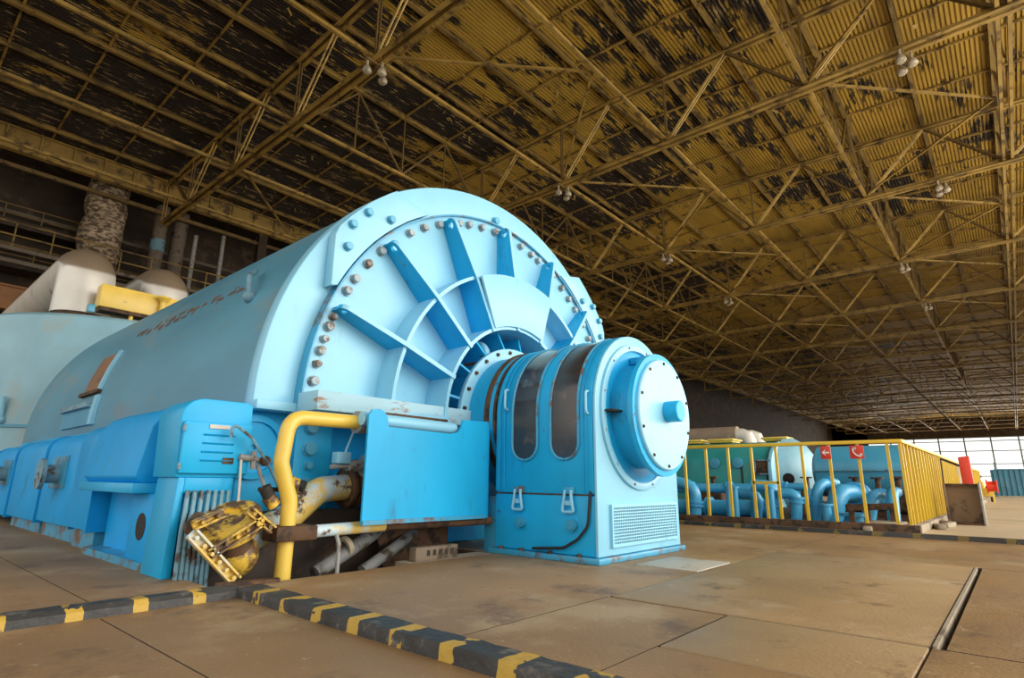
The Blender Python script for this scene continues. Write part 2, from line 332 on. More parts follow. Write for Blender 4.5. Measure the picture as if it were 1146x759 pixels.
cx_ = sorted(set([XW, XE, pit[0], pit[1], .870, .876, .933, .939, 1.76, 2.9, 1.72, 8.3, 2.852, 2.864, 5.775, 5.785, 2.855, 5.78]+[v for r in rects for v in (r[0]-gap, r[1]+gap)]))
cy_ = sorted(set([YS, YN, pit[2], pit[3], 3.1, 3.5, 7.5, 1.123, 1.129, 1.765, 1.773, -4, 1.76, .298, .345]+[v for r in rects for v in (r[2]-gap, r[3]+gap)]))
cx_ = sorted(set(cx_+[2.85, 5.79]))
fl = MB(); fj = MB()
for i in range(len(cx_)-1):
    for j in range(len(cy_)-1):
        x, y = (cx_[i]+cx_[i+1])/2, (cy_[j]+cy_[j+1])/2
        if cx_[i] < 9 and not covered(x, y):
            x1 = min(cx_[i+1], 9.0) if cx_[i+1] > 9 else cx_[i+1]
            fl.add([(cx_[i], cy_[j], 0), (x1, cy_[j], 0), (x1, cy_[j+1], 0), (cx_[i], cy_[j+1], 0)], [(0, 1, 2, 3)])
            for (ax, ay, bx, by) in ((cx_[i], cy_[j], x1, cy_[j]), (x1, cy_[j], x1, cy_[j+1]), (x1, cy_[j+1], cx_[i], cy_[j+1]), (cx_[i], cy_[j+1], cx_[i], cy_[j])):
                ex, ey = (ax+bx)/2, (ay+by)/2
                dx, dy = (by-ay), -(bx-ax); l = math.hypot(dx, dy); dx, dy = dx/l*.002, dy/l*.002
                if covered(ex+dx, ey+dy): fj.add([(ax, ay, 0), (bx, by, 0), (bx, by, -FT), (ax, ay, -FT)], [(0, 1, 2, 3)])
struct(fl, 'floor', M_floor); struct(fj, 'floor_joints', mat('joint_dirt', (.07, .045, .025, 1), .9))
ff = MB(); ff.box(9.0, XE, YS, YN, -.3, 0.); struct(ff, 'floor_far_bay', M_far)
fb = MB()
for (x0, x1, y0, y1) in ((XW, pit[0]-.02, YS, YN), (pit[1]+.02, 9., YS, YN), (pit[0]-.02, pit[1]+.02, YS, pit[2]-.02), (pit[0]-.02, pit[1]+.02, pit[3]+.02, YN)):
    fb.box(x0, x1, y0, y1, -.3, -FT+.002)
struct(fb, 'floor_bed', M_dark)
pm = MB(); x0, x1, y0, y1 = pit
pm.box(x0-.03, x1+.03, y0-.03, y1+.03, -.68, -.62)
pm.box(x0-.03, x0, y0, y1, -.62, -.05); pm.box(x1, x1+.03, y0, y1, -.62, -.05); pm.box(x0, x1, y0-.03, y0, -.62, -.05); pm.box(x0, x1, y1, y1+.03, -.62, -.05)
struct(pm, 'floor_pit', M_dark)
for (r, lab, m) in plates:
    mb = MB(); mb.box(r[0], r[1], r[2], r[3], -FT+.002, .004); single(mb, 'floor_plate', m, lab, 'floor plate', bevel=.004)
mb = MB(); mb.box(2.86, 5.77, .326, .340, -.048, .008)
single(mb, 'edge_strip', M_conc, 'tan edge strip along the right side of the large floor plate', 'edge strip')

# curbs
def curb(x0, x1, y0, y1, h, name, m, label, seed):
    mb = MB(); rnd = random.Random(seed); lng = 'x' if x1-x0 > y1-y0 else 'y'; n = int(max(x1-x0, y1-y0)/.06)
    n = min(n, 120)
    prof = [(0, 0), (.02, .85), (.07, 1), (.93, 1), (.98, .85), (1, 0)] if lng == 'y' else [(0, 0), (.04, .65), (.2, 1), (.8, 1), (.96, .7), (1, 0)]; v = []
    for i in range(n+1):
        t = i/n; j = [rnd.uniform(-.03, .03) for _ in prof]
        for k, (a, b) in enumerate(prof):
            aa = a+j[k]*(.9 if 0 < k < 5 else .3); bb = b*(1+j[(k+2) % 6]*1.3)
            v.append((x0+(x1-x0)*t, y0+(y1-y0)*aa, h*bb) if lng == 'x' else (x0+(x1-x0)*aa, y0+(y1-y0)*t, h*bb))
    f = [(i*6+k, i*6+k+1, (i+1)*6+k+1, (i+1)*6+k) for i in range(n) for k in range(5)]+[tuple(range(5, -1, -1)), tuple(range(n*6, n*6+6))]
    mb.add(v, f); return single(mb, name, m, label, 'curb')
curb(1.475, 1.615, -2., 3.15, .052, 'striped_curb', M_curbR, 'black and yellow striped curb running towards the camera from the blue machine', 1)
curb(-3., 1.49, 3.13, 3.27, .052, 'striped_curb', M_curbL, 'black curb with short yellow bands at the left, across the machine side', 2)
curb(8.42, 8.56, -6., 12., .05, 'striped_curb', M_curbF, 'long dark curb with faint bands in front of the yellow guardrail', 3)

# roof
def ztop(y): return 19.65-abs(y-13)*.036
dk = MB(); ys = []; p = .17; y = YS
while y < 38.6:
    ys += [(y, .32), (y+p*.55, .32), (y+p*.62, .40), (y+p*.93, .40)]; y += p
v = []
for (yy, dz) in ys: v += [(XW, yy, ztop(yy)+dz), (XE, yy, ztop(yy)+dz)]
dk.add(v, [(2*i, 2*i+1, 2*i+3, 2*i+2) for i in range(len(ys)-1)])
struct(dk, 'ceiling', M_deck)
rc = MB(); rc.add([(XW, YS, 21), (XE, YS, 21), (XE, YN, 21), (XW, YN, 21), (XW, YS, 20.6), (XE, YS, 20.6), (XE, YN, 20.6), (XW, YN, 20.6)], [(0, 1, 2, 3), (4, 5, 6, 7), (0, 1, 5, 4), (1, 2, 6, 5), (2, 3, 7, 6), (3, 0, 4, 7)])
struct(rc, 'ceiling_top_slab', M_dark)
# hanging flakes of paint
fk = MB()
for i in range(350):
    y_ = random.uniform(0, 37); x_ = 1+abs(random.gauss(0, 1))*18+random.random()*6
    if y_ < 10 and random.random() < .5: continue
    l, w, dr = random.choice((.06, .1, .15, .25))*random.uniform(.7, 1.3), random.uniform(.04, .16), random.uniform(.03, .16)
    z_ = ztop(y_)+.31; a = random.uniform(-2.5, 2.5)
    P = []
    for k in range(4):
        t = k/3
        for sgn in (-1, 1): P.append((x_+t*l, y_+sgn*w/2+a*t*.1, z_-dr*t*t))
    fk.add(P, [(2*k, 2*k+1, 2*k+3, 2*k+2) for k in range(3)])
single(fk, 'paint_flakes', M_flake, 'curled flakes of ochre paint peeling off the underside of the roof deck', 'paint flakes', kind='stuff')

# roof trusses, 12 m apart, spanning across the hall
TX = [10.4+12*k for k in range(17)]
ZB = 16.0
def ch(mb, p0, p1, w, h, g, vert=False):
    for s_ in (-1, 1):
        o = Vector((s_*g, 0, 0)); mb.bar(Vector(p0)+o, Vector(p1)+o, w, h)
tr = thing('roof_truss', 'nearest ochre steel roof truss, low at the upper left above the generator casing', 'roof truss', (TX[0], 0, ZB), 'roof trusses')
mb = MB(); X0 = TX[0]
for s_ in (-1, 1):
    mb.bar((X0+s_*.10, 38.2, ZB), (X0+s_*.10, YS, ZB), .03, .24); mb.bar((X0+s_*.19, 38.2, ZB-.11), (X0+s_*.19, YS, ZB-.11), .16, .03)
mb.build('bottom_chord', M_truss, tr)
mb = MB()
for (ya, yb) in ((38.2, 13), (13, YS)):
    for s_ in (-1, 1):
        mb.bar((X0+s_*.09, ya, ztop(ya)-.12), (X0+s_*.09, yb, ztop(yb)-.12), .03, .22); mb.bar((X0+s_*.17, ya, ztop(ya)-.22), (X0+s_*.17, yb, ztop(yb)-.22), .14, .03)
mb.build('top_chord', M_truss, tr)
bn = [34-6*k for k in range(9)]
for b in bn:
    mb = MB()
    for s_ in (-1, 1): mb.bar((X0+s_*.06, b, ZB), (X0+s_*.06, b, ztop(b)-.1), .05, .07, (0, 1, 0))
    mb.build('vertical', M_trussdk, tr)
    for dy in (-3, 3):
        mb = MB(); t = b+dy
        if t > 38 or t < YS: continue
        for s_ in (-1, 1): mb.bar((X0+s_*.08, b+dy*.03, ZB+.05), (X0+s_*.08, t, ztop(t)-.15), .05, .11)
        mb.build('diagonal', M_trusslit if dy < 0 else M_trussdk, tr)  # light on one set of diagonals is put into their steel colour
    mb = MB(); mb.box(X0-.02, X0+.02, b-.35, b+.35, ZB-.1, ZB+.38); mb.build('gusset', M_truss, tr)
mb = MB(); mb.bar((X0-.08, 38.1, ZB), (X0-.08, 38.1, ztop(38)), .06, .12, (0, 1, 0)); mb.bar((X0+.08, 38.1, ZB), (X0+.08, 38.1, ztop(38)), .06, .12, (0, 1, 0)); mb.build('end_post', M_truss, tr)
for k in range(1, len(TX)):
    dup(tr, (TX[k], 0, ZB), 'ochre steel roof truss, %s counted from the nearest one at the left' % ORD[k])
# purlins along the hall
for i, yq in enumerate([37-3*k for k in range(18)]):
    mb = MB(); z = ztop(yq); a = .19 if i % 2 else .13
    mb.box(XW, XE, yq-.015, yq+.015, z+.08, z+.30); mb.box(XW, XE, yq-a/2, yq+a/2, z+.06, z+.09)
    mb.box(XW, XE, yq-.10, yq+.10, z+.27, z+.30)
    single(mb, 'roof_purlin', M_purl, 'long ochre steel purlin under the roof deck, %s out from the left wall' % ORD[i], 'purlin', 'roof purlins')
# thin ribs across, three to each bay
mb = MB()
for (ya, yb) in ((38, 13), (13, YS)): mb.bar((0, ya, ztop(ya)+.26), (0, yb, ztop(yb)+.26), .09, .10)
rb = None; cnt = {}
for i in range(72):
    x = -1.6+3*i
    if x > XE-1: break
    bay = int((x+1.6+.01)//12); w = i % 4
    if w == 0 and x > 5: continue
    lab = 'thin cross rib under the deck, %s in the %s bay from the left' % (ORD[w], ORD[bay])
    if rb is None:
        rb = single(mb, 'roof_rib', M_truss, lab, 'roof rib', 'cross ribs under the roof deck')
        for vtx in rb.data.vertices: pass
        rb.location.x = x
    else:
        c = rb.copy(); COL.objects.link(c); c.location.x = x; c['label'] = lab
# longitudinal ties at bottom chord level
for i, yq in enumerate([34, 28, 22, 16, 10, 4, -2, -8]):
    mb = MB()
    if yq == -2:
        mb.box(XW, XE, yq-.22, yq-.10, ZB-.05, ZB+.15); mb.box(XW, XE, yq+.10, yq+.22, ZB-.05, ZB+.15)
    else: mb.box(XW, XE, yq-.07, yq+.07, ZB+.02, ZB+.16)
    single(mb, 'roof_tie', M_truss, 'long straight tie bar joining the truss bottom chords, %s from the left wall' % ORD[i], 'tie bar', 'ties between the roof trusses')
# upright cross bracing between trusses
bi = 0
for yq in (22, 4, -2):
    for k in range(0, 9):
        xa = TX[k]; mb = MB(); n = 4
        for q in range(n):
            a, b = xa+.2+q*2.9, xa+.2+(q+1)*2.9
            za, zb_ = (ZB+.1, ztop(yq)) if q % 2 == 0 else (ztop(yq), ZB+.1)
            mb.bar((a, yq, za), (b, yq, zb_), .09, .09)
            if q: mb.bar((a, yq, ZB+.1), (a, yq, ztop(yq)), .06, .06)
        bi += 1
        single(mb, 'bracing_frame', M_trussdk, 'zigzag upright bracing after the %s truss, along the %s line' % (ORD[k], {22: 'left', 4: 'middle', -2: 'right'}[yq]), 'bracing', 'upright bracing between the trusses')
# flat diagonal bracing at bottom chord level
for k in range(0, 8):
    for (ya, yb, nm) in ((3.8, -1.7, 'right'), (15.8, 10.2, 'middle'), (27.8, 33.8, 'left')):
        xa = TX[k]; mb = MB()
        mb.bar((xa+.25, ya, ZB+.2), (xa+6, yb, ZB+.2), .10, .08); mb.bar((xa+6, yb, ZB+.2), (xa+11.75, ya, ZB+.2), .10, .08)
        single(mb, 'flat_brace', M_truss, 'flat V brace under the %s roof strip, %s bay from the left' % (nm, ORD[k]), 'brace', 'flat V braces under the roof')
# lamp clusters
def lampc(x, y, lab):
    t = thing('roof_lamp', lab, 'lamp', (x, y, 15.2), 'lamp clusters under the roof trusses')
    mb = MB(); mb.bar((x-.5, y, 15.78), (x+.5, y, 15.78), .06); mb.bar((x-.35, y, 15.78), (x-.35, y, 15.9), .05); mb.bar((x+.35, y, 15.78), (x+.35, y, 15.9), .05); mb.build('bracket', M_trussdk, t)
    for (dx, dy) in ((-.35, .1), (.1, -.2), (.4, .15)):
        mb = MB(); mb.cyl((x+dx, y+dy, 15.78), (x+dx, y+dy, 15.55), .05, n=8); mb.lathe((x+dx, y+dy, 15.56), (0, 0, -1), [(.05, 0), (.10, .04), (.17, .17), (.18, .24), (.13, .31), (.01, .33)], n=14); mb.build('lamp_shade', M_lampw, t)
for (x, y, lab) in ((10.4, 15.9, 'cluster of three pale lamps under the nearest truss, above the casing'), (22.4, 15.9, 'cluster of three pale lamps above the right shoulder of the generator'), (22.4, .8, 'cluster of three pale lamps high at the upper right of the roof'),
                    (34.4, .7, 'cluster of three pale lamps right of centre under the third truss'), (46.4, 3.8, 'small distant lamp cluster under the fourth truss'), (34.4, 15.9, 'lamp cluster under the third truss near the middle of the roof'), (46.4, 16.2, 'small lamp cluster under the fourth truss, left of the others'), (58.4, 3.6, 'tiny far lamp cluster under the fifth truss')):
    lampc(x, y, lab)

# left side of the hall
mb = MB(); mb.box(XW, XE, YN, YN+.3, 0, 21); struct(mb, 'wall_left', M_wall)
mb = MB(); mb.box(XW+.02, XE-.02, 38.35, 38.6, 17.75, 18.95); mb.box(XW+.02, XE-.02, 38.2, 38.6, 17.65, 17.8); mb.box(XW+.02, XE-.02, 38.2, 38.6, 18.9, 19.0)
x = XW
while x < 100: mb.box(x, x+.08, 38.22, 38.35, 17.8, 18.9); x += 1.5
single(mb, 'edge_girder', M_truss, 'long ochre plate girder under the roof edge at the upper left', 'girder')
mb = MB(); mb.box(XW, 60, 38.1, 38.4, 9.0, 10.1); mb.box(XW, 60, 37.95, 38.5, 8.9, 9.0); mb.box(XW, 60, 37.95, 38.5, 10.1, 10.2)
single(mb, 'gallery_beam', M_orange, 'orange-brown beam at the far left edge above the pale drum', 'beam')
for (x0, z0, nm, x1) in ((XW, 12.3, 'lower', 26), (XW, 14.7, 'upper', 9.)):
    t = thing('gallery', 'dim %s steel gallery with railing along the left wall' % nm, 'gallery', (x0, 40, z0))
    mb = MB(); mb.box(x0, x1, 41.6, 43.9, z0, z0+.16); mb.box(x0, x1, 41.5, 41.62, z0-.2, z0+.25); mb.build('deck', M_wall, t)
    for dz in (.55, 1.1): 
        mb = MB(); mb.cyl((x0, 41.55, z0+dz), (x1, 41.55, z0+dz), .045, n=8); mb.build('rail', M_trussdk, t)
    x = x0+.5
    while x < x1:
        mb = MB(); mb.cyl((x, 41.55, z0+.1), (x, 41.55, z0+1.1), .035, n=8); mb.build('post', M_trussdk, t); x += 1.7
t = thing('wall_railing', 'thin dark railing behind the silver pipe elbows at the left wall', 'railing', (8, 38.1, 12.2))
for z in (12.9, 13.6):
    mb = MB(); mb.cyl((2, 38.1, z), (20, 38.1, z), .05, n=8); mb.build('rail', M_purl, t)
for k in range(12):
    mb = MB(); mb.cyl((2.2+1.6*k, 38.1, 12.25), (2.2+1.6*k, 38.1, 13.6), .04, n=8); mb.build('post', M_purl, t)
mb = MB(); mb.box(2, 20, 38.0, 38.2, 12.05, 12.25); mb.build('kerb', M_gcol, t)
mb = MB()
zz = [0+.5*i for i in range(39)]
mb.path([(7.9+random.uniform(-.08, .08), 40.3, z) for z in zz], 1, 18, True, [1.05+random.uniform(-.09, .1) for _ in zz])
single(mb, 'lagged_duct', M_lag, 'thick upright duct in tattered pale lagging at the upper left', 'duct')
t = thing('hall_column', 'grey round column with a blue painted patch, right of the lagged duct', 'column', (10.75, 39.6, 0))
mb = MB(); mb.cyl((10.75, 39.6, 0), (10.75, 39.6, 17.7), .40, n=16); mb.build('shaft', M_gcol, t)
mb = MB(); mb.lathe((10.75, 39.6, 14.6), (0, 0, 1), [(.405, 0), (.42, .02), (.42, .8), (.405, .82)], n=16); mb.build('blue_patch', mat('faded_blue', (.12, .24, .30, 1), .7, dirt=(.07, .06, .05, 1), damt=.6, dscale=3), t)
mb = MB(); mb.cyl((11.95, 39.8, 0), (11.95, 39.8, 17.7), .45, n=16); single(mb, 'hall_column', M_gcol, 'plain grey round column, second to the right of the lagged duct', 'column')
for (x, z0, z1, lab) in ((12.85, 13.3, 16.4, 'short pale upright pipe beside the grey columns'), (14.6, 14.3, 17., 'second short pale upright pipe, further right of the columns')):
    mb = MB(); mb.cyl((x, 39.4, 0), (x, 39.4, z1), .13, n=10); single(mb, 'upright_pipe', M_greypipe, lab, 'pipe')
for i, x in enumerate([-4, 2.2, 17, 22.4, 34.4, 46.4, 58.4]):
    mb = MB(); mb.box(x-.3, x+.3, 38.6, 38.66, 0, 17.7); mb.box(x-.3, x+.3, 39.2, 39.26, 0, 17.7); mb.box(x-.03, x+.03, 38.66, 39.2, 0, 17.7)
    single(mb, 'wall_column', M_wall, 'dark steel wall column behind the machines, %s from the left' % ORD[i], 'column', 'steel wall columns')
for i, (z, y0) in enumerate(((16.9, 38.8), (15.3, 41.7), (13.6, 42.5), (11.6, 38.8), (10.9, 42))):
    mb = MB(); mb.box(XW, 40, y0, y0+.18, z, z+.22); single(mb, 'wall_rail', M_gcol if i % 2 else M_trussdk, 'dim horizontal beam along the left wall, %s from the top' % ORD[i], 'beam', 'beams along the left wall')

# far gable with glazing
mb = MB(); mb.box(XE, XE+.4, YS, YN, 14.2, 21); mb.box(XE, XE+.4, YS, YN, 0, .6); mb.box(XE, XE+.4, 34, YN, 0, 21)
struct(mb, 'wall_far', M_wall)
mb = MB(); mb.add([(XE+.2, YS, .6), (XE+.2, 34, .6), (XE+.2, 34, 14.2), (XE+.2, YS, 14.2)], [(0, 1, 2, 3)])
w = tag(mb.build('window_1', gm), None, None, None, 'structure')
mb = MB(); y = YS
while y < 34: mb.box(XE-.1, XE+.1, y-.18, y+.18, .6, 14.2); y += 6
for z in (.6, 3.4, 6.8, 10.4, 13.2, 14.2): mb.box(XE-.08, XE+.08, YS, 34, z-.12, z+.12)
mb.build('window_frame', M_mull, w)

# ================================================================== GENERATOR
G = thing('generator', 'huge sky-blue turbine generator with a ribbed round end shield', 'generator', (GX, 4.2, 0))
YE = 12.4
def arcpts(r, a0, a1, y, n=64): return [(GX+r*math.cos(R(a0+(a1-a0)*i/n)), y, GZ+r*math.sin(R(a0+(a1-a0)*i/n))) for i in range(n+1)]
mb = MB(); mb.sector(GX, GZ, 2.30, 2.60, -1.5, 181.5, 4.32, YE, 96); mb.prism(arcpts(2.6, -1.5, 181.5, YE), (0, .03, 0)); mb.build('stator_casing', M_case, G)
mb = MB(); mb.sector(GX, GZ, 2.2, 2.62, -1.5, 181.5, 4.20, 4.34, 96); mb.build('end_ring', M_palelit, G, .01)
# skirt of the ring
mb = MB(); mb.box(1.93, 2.34, 4.15, 4.34, 1.10, 1.17); mb.build('ring_foot', M_palelit, G, .006)
# end shield, a bolted annular plate
mb = MB(); mb.sector(GX, GZ, 1.03, 2.29, -1.5, 181.5, 4.13, 4.22, 96); mb.build('end_shield', M_palelit, G, .006)
mb = MB(); mb.sector(GX, GZ, 2.285, 2.30, -1., 181., 4.09, 4.2, 96); mb.build('shield_rim', M_worn, G)
# arc web and hub web (upper half)
mb = MB(); mb.sector(GX, GZ, 1.565, 1.60, 0, 180, 3.885, 4.14, 72); mb.build('arc_web', M_palelit, G)
mb = MB(); mb.sector(GX, GZ, 1.00, 1.035, -20, 200, 3.835, 4.5, 72); mb.build('hub_web', M_palelit, G)
RA = [91.2+22.5*k for k in (-4, -3, -2, -1, 0, 1, 2, 3, 4)]
for a in RA:
    mb = MB(); d = Vector((math.cos(R(a)), 0, math.sin(R(a)))); nrm = Vector((-d.z, 0, d.x)); c = Vector((GX, 0, GZ))
    # fin profile in (radius, y); the outer end is rounded, with a slinging hole
    yf, yo = 3.865, 3.90
    prof = [(1.0, 4.14), (1.0, 3.825), (1.6, yf)]
    cy, rc_, cr = 4.02, 2.165, .075
    outer = [(rc_+cr*math.cos(R(t)), cy+cr*math.sin(R(t))) for t in range(-90, 31, 15)]
    prof += outer+[(2.235, 4.14)]
    hole = [(rc_-.0+.036*math.cos(R(t)), cy+.036*math.sin(R(t))) for t in range(0, 360, 30)]
    n = len(prof); th = .036
    bm = bmesh.new()
    def ringv(pts, s_): return [bm.verts.new(c+d*r+Vector((0, y_, 0))+nrm*s_*th/2) for r, y_ in pts]
    for s_ in (-1, 1):
        A = ringv(prof, s_); H = ringv(hole, s_)
        ea = [bm.edges.new((A[i], A[(i+1) % n])) for i in range(n)]; eh = [bm.edges.new((H[i], H[(i+1) % 12])) for i in range(12)]
        bmesh.ops.triangle_fill(bm, use_beauty=True, use_dissolve=False, edges=ea+eh)
        if s_ == -1: A0, H0 = A, H
    for i in range(n): bm.faces.new((A0[i], A0[(i+1) % n], A[(i+1) % n], A[i]))
    for i in range(12): bm.faces.new((H0[i], H[i], H[(i+1) % 12], H0[(i+1) % 12]))
    bm.verts.index_update(); mb.add([v_.co.copy() for v_ in bm.verts], [[v_.index for v_ in f_.verts] for f_ in bm.faces]); bm.free()
    rbo = mb.build('rib', M_blue, G)
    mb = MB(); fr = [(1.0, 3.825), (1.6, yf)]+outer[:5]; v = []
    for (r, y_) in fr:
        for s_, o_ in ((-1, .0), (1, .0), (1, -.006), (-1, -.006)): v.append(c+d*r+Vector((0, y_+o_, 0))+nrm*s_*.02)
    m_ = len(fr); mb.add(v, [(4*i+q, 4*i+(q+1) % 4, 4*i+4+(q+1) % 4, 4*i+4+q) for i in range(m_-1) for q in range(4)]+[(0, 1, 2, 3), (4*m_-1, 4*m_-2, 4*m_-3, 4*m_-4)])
    mb.build('lit_edge', M_palelit, rbo)  # pale strip that paints the light caught by the rib's front edge
mb = MB(); mb.sector(GX, GZ, 1.03, 1.585, 69.4, 113, 3.808, 3.84, 24); mb.build('cover_sector', M_palelit, G, .004)
# bolts round the shield
BA = [175.2, 171.5, 168.5, 165.8, 162.8, 160.3, 153, 149.2, 143.7, 138.2, 127, 121.5, 115.8, 108, 104, 98.6, 93.2, 86.5, 81, 75.7, 72, 64, 58, 52.9, 48.3, 42, 36.5, 31, 27, 20, 14, 8]
for i, a in enumerate(BA):
    rr = .037 if i % 2 == 0 or a < 150 else .030
    mb = MB(); mb.hexbolt((GX+2.205*math.cos(R(a)), 4.13, GZ+2.205*math.sin(R(a))), (0, -1, 0), rr, .055); mb.build('bolt', M_bolt, G)
# raised corner plates on the ring, left and right
for s_ in (1, -1):
    pts = [(2.40, 2.17)]+[(2.40, 2.63)]
    pts += [(GX+2.615*math.cos(R(a)), GZ+2.615*math.sin(R(a))) for a in (143.5, 140, 137, 134, 131, 128, 126)]
    pts += [(GX+2.315*math.cos(R(a)), GZ+2.315*math.sin(R(a))) for a in (119, 123, 127, 131, 135, 139, 143, 147, 151, 154)]
    mb = MB(); mb.prism([((x if s_ == 1 else 2*GX-x), 4.08, z) for x, z in pts], (0, .12, 0)); cp = mb.build('corner_plate', M_palelit, G, .006)
    for (x, z) in ((2.55, 2.77), (2.70, 2.94), (2.95, 2.96), (2.52, 2.55)):
        mb = MB(); mb.hexbolt(((x if s_ == 1 else 2*GX-x), 4.08, z), (0, -1, 0), .036, .045); mb.build('bolt', M_bluebolt, cp)
mb = MB(); mb.hexbolt((4.51, 4.2, 3.56), (0, -1, 0), .045, .05); mb.build('bolt', M_bluebolt, G)
# cavity round the shaft
mb = MB(); mb.sector(GX, GZ, .5, 1.02, 0, 360, 4.46, 4.5, 48); mb.build('hub_back_plate', M_rust, G)
for a in (100, 122, 144, 80, 60, 40, 166):
    mb = MB(); d = Vector((math.cos(R(a)), 0, math.sin(R(a)))); n_ = Vector((-d.z, 0, d.x))*.011
    P = [Vector((GX, y_, GZ))+d*r for r, y_ in ((.75, 3.9), (.985, 3.99), (.985, 4.45), (.75, 4.45))]
    mb.prism([q-n_ for q in P], n_*2); mb.build('hub_fin', M_blue, G)
for a, rr in ((108, .045), (92, .035), (72, .035), (52, .03)):
    mb = MB(); d = Vector((math.cos(R(a)), 0, math.sin(R(a)))); c = Vector((GX, 4.2, GZ))
    mb.path(fillet([c+d*.72+Vector((0, -.12, 0)), c+d*.86+Vector((0, -.1, 0)), c+d*.97+Vector((.05, .2, 0))], .1), rr, 10); mb.build('oil_pipe', M_palelit, G)
mb = MB(); mb.sector(GX, GZ, .55, .80, 0, 360, 3.88, 3.93, 48); mb.build('seal_flange', M_palelit, G, .004)
for i in range(24):
    a = 7.5+15*i
    if a > 195: continue
    mb = MB(); mb.hexbolt((GX+.755*math.cos(R(a)), 3.88, GZ+.755*math.sin(R(a))), (0, -1, 0), .017, .022); mb.build('flange_bolt', M_rust, G)
mb = MB(); mb.lathe((GX, 3.55, GZ), (0, 1, 0), [(.3, 0), (.69, 0), (.70, .03), (.70, .12), (.69, .13), (.69, .9)], n=56); mb.build('shaft_shroud', M_blue, G)
mb = MB(); mb.sector(GX, GZ, .62, .715, 0, 360, 3.60, 3.66, 56); mb.sector(GX, GZ, .5, .71, 0, 360, 3.525, 3.55, 56); mb.build('rust_band', M_rust, G, .008)
for i in range(16):
    a = 12+22.5*i; mb = MB(); mb.hexbolt((GX+.66*math.cos(R(a)), 3.526, GZ+.66*math.sin(R(a))), (0, -1, 0), .015, .014); mb.build('band_bolt', M_rust, G)
# ledge across the front, frame below it
mb = MB(); mb.box(2.24, 6.84, 3.85, 4.14, 1.10, 1.25); mb.build('ledge', mat('worn_ledge_paint', (.36, .62, .72, 1), .5, dirt=(.27, .15, .08, 1), damt=.5, dscale=4, var=.1, stretch=(1, 1, 3)), G, .006)
mb = MB(); mb.box(1.93, 7.12, 4.36, YE, .0, 1.12); mb.build('lower_frame', M_blue, G, .01)
mb = MB(); mb.box(2.30, 2.62, 4.22, 4.36, .02, 1.09); mb.build('bolt_plate', M_blue, G, .008)
for z in (1.0, .83, .70, .55):
    mb = MB(); mb.hexbolt((2.42, 4.22, z), (0, -1, 0), .05 if z != .70 else .03, .05); mb.build('frame_bolt', M_bluebolt, G)
mb = MB(); mb.box(2.62, 4.4, 4.30, 4.36, .02, 1.09); mb.build('front_plate', M_deep, G)
mb = MB(); mb.lathe((2.03, 4.36, .83), (0, -1, 0), [(.24, 0), (.24, .05), (.19, .055), (.19, .03), (.02, .03)], n=32); mb.build('round_cover', M_blue, G)
mb = MB(); mb.box(1.52, 1.93, 4.36, 4.7, 0, 1.05); mb.build('side_frame', M_blue, G, .01)
mb = MB(); mb.box(1.56, 3.8, 4.16, 4.215, -.6, .37); mb.build('grimy_base', mat('oily_base', (.05, .032, .02, 1), .6, dirt=(.12, .07, .035, 1), damt=.55, dscale=5, var=.4), G)
# shield panel bent round at its right edge, slot at the top with a round bar
mb = MB()
def shp(x, z): return (x, 3.50, z)
poly = [(2.46, .29), (2.46, 1.10)]+[(2.50, 1.11), (2.56, 1.105), (2.62, 1.08)]
poly = [(2.46, .29), (2.46, 1.06), (2.49, 1.10), (2.55, 1.11), (2.60, 1.09), (2.63, 1.04), (2.64, .985), (3.28, .975), (3.36, .995), (3.40, 1.04), (3.41, 1.10), (3.70, 1.11), (3.70, .29)]
mb.prism([shp(x, z) for x, z in poly], (0, .02, 0)); sp = mb.build('shield_panel', M_blue, G)
mb = MB(); cur = [(3.70+.12*math.sin(R(t)), 3.62-.12*math.cos(R(t))) for t in range(0, 91, 15)]+[(3.82, 3.80)]
v = []
for (x, y) in cur: v += [(x, y, .29), (x, y, 1.11 if x < 3.76 else 1.06)]
mb.add(v, [(2*i, 2*i+1, 2*i+3, 2*i+2) for i in range(len(cur)-1)]); mb.build('bent_edge', M_blue, sp)
mb = MB(); mb.prism([(2.46, 3.495, .29), (2.46, 3.495, .32), (3.70, 3.495, .32), (3.70, 3.495, .29)], (0, -.012, 0)); mb.build('bottom_hem', M_worn, sp)
mb = MB(); mb.cyl((2.48, 3.62, 1.04), (3.40, 3.60, 1.03), .05, n=20); mb.build('round_bar', M_palelit, sp)
mb = MB(); mb.bar((2.64, 3.7, 1.07), (3.41, 3.7, 1.07), .02, .09); mb.build('back_strip', M_rust, sp)
# details on the casing
def oncyl(a, y, r=2.6): return Vector((GX+r*math.cos(R(a)), y, GZ+r*math.sin(R(a))))
def cylpatch(a0, a1, y0, y1, r, th, n=6):
    mb = MB(); mb.sector(GX, GZ, r, r+th, a0, a1, y0, y1, n); return mb
cylpatch(157.2, 169.2, 8.62, 9.30, 2.6, .012).build('rust_hatch', mat('bare_hatch', (.25, .13, .06, 1), .7, dirt=RUST, damt=.5, dscale=4), G)
cylpatch(157., 169.4, 8.52, 8.62, 2.6, .03).build('hatch_rail', M_palelit, G); cylpatch(169.2, 170.2, 8.5, 9.35, 2.6, .05).build('hatch_lip', M_rust, G)
cylpatch(173.2, 179, 8.6, 9.9, 2.6, .03).build('side_plate', M_tank, G); cylpatch(172.8, 174.2, 8.55, 9.95, 2.62, .06).build('plate_lip', M_cond, G); cylpatch(171, 179, 8.4, 8.55, 2.6, .04).build('plate_rail', M_palelit, G)
mb = MB(); p0, p1 = oncyl(157.5, 4.95, 2.62), oncyl(150, 5.15, 2.66)
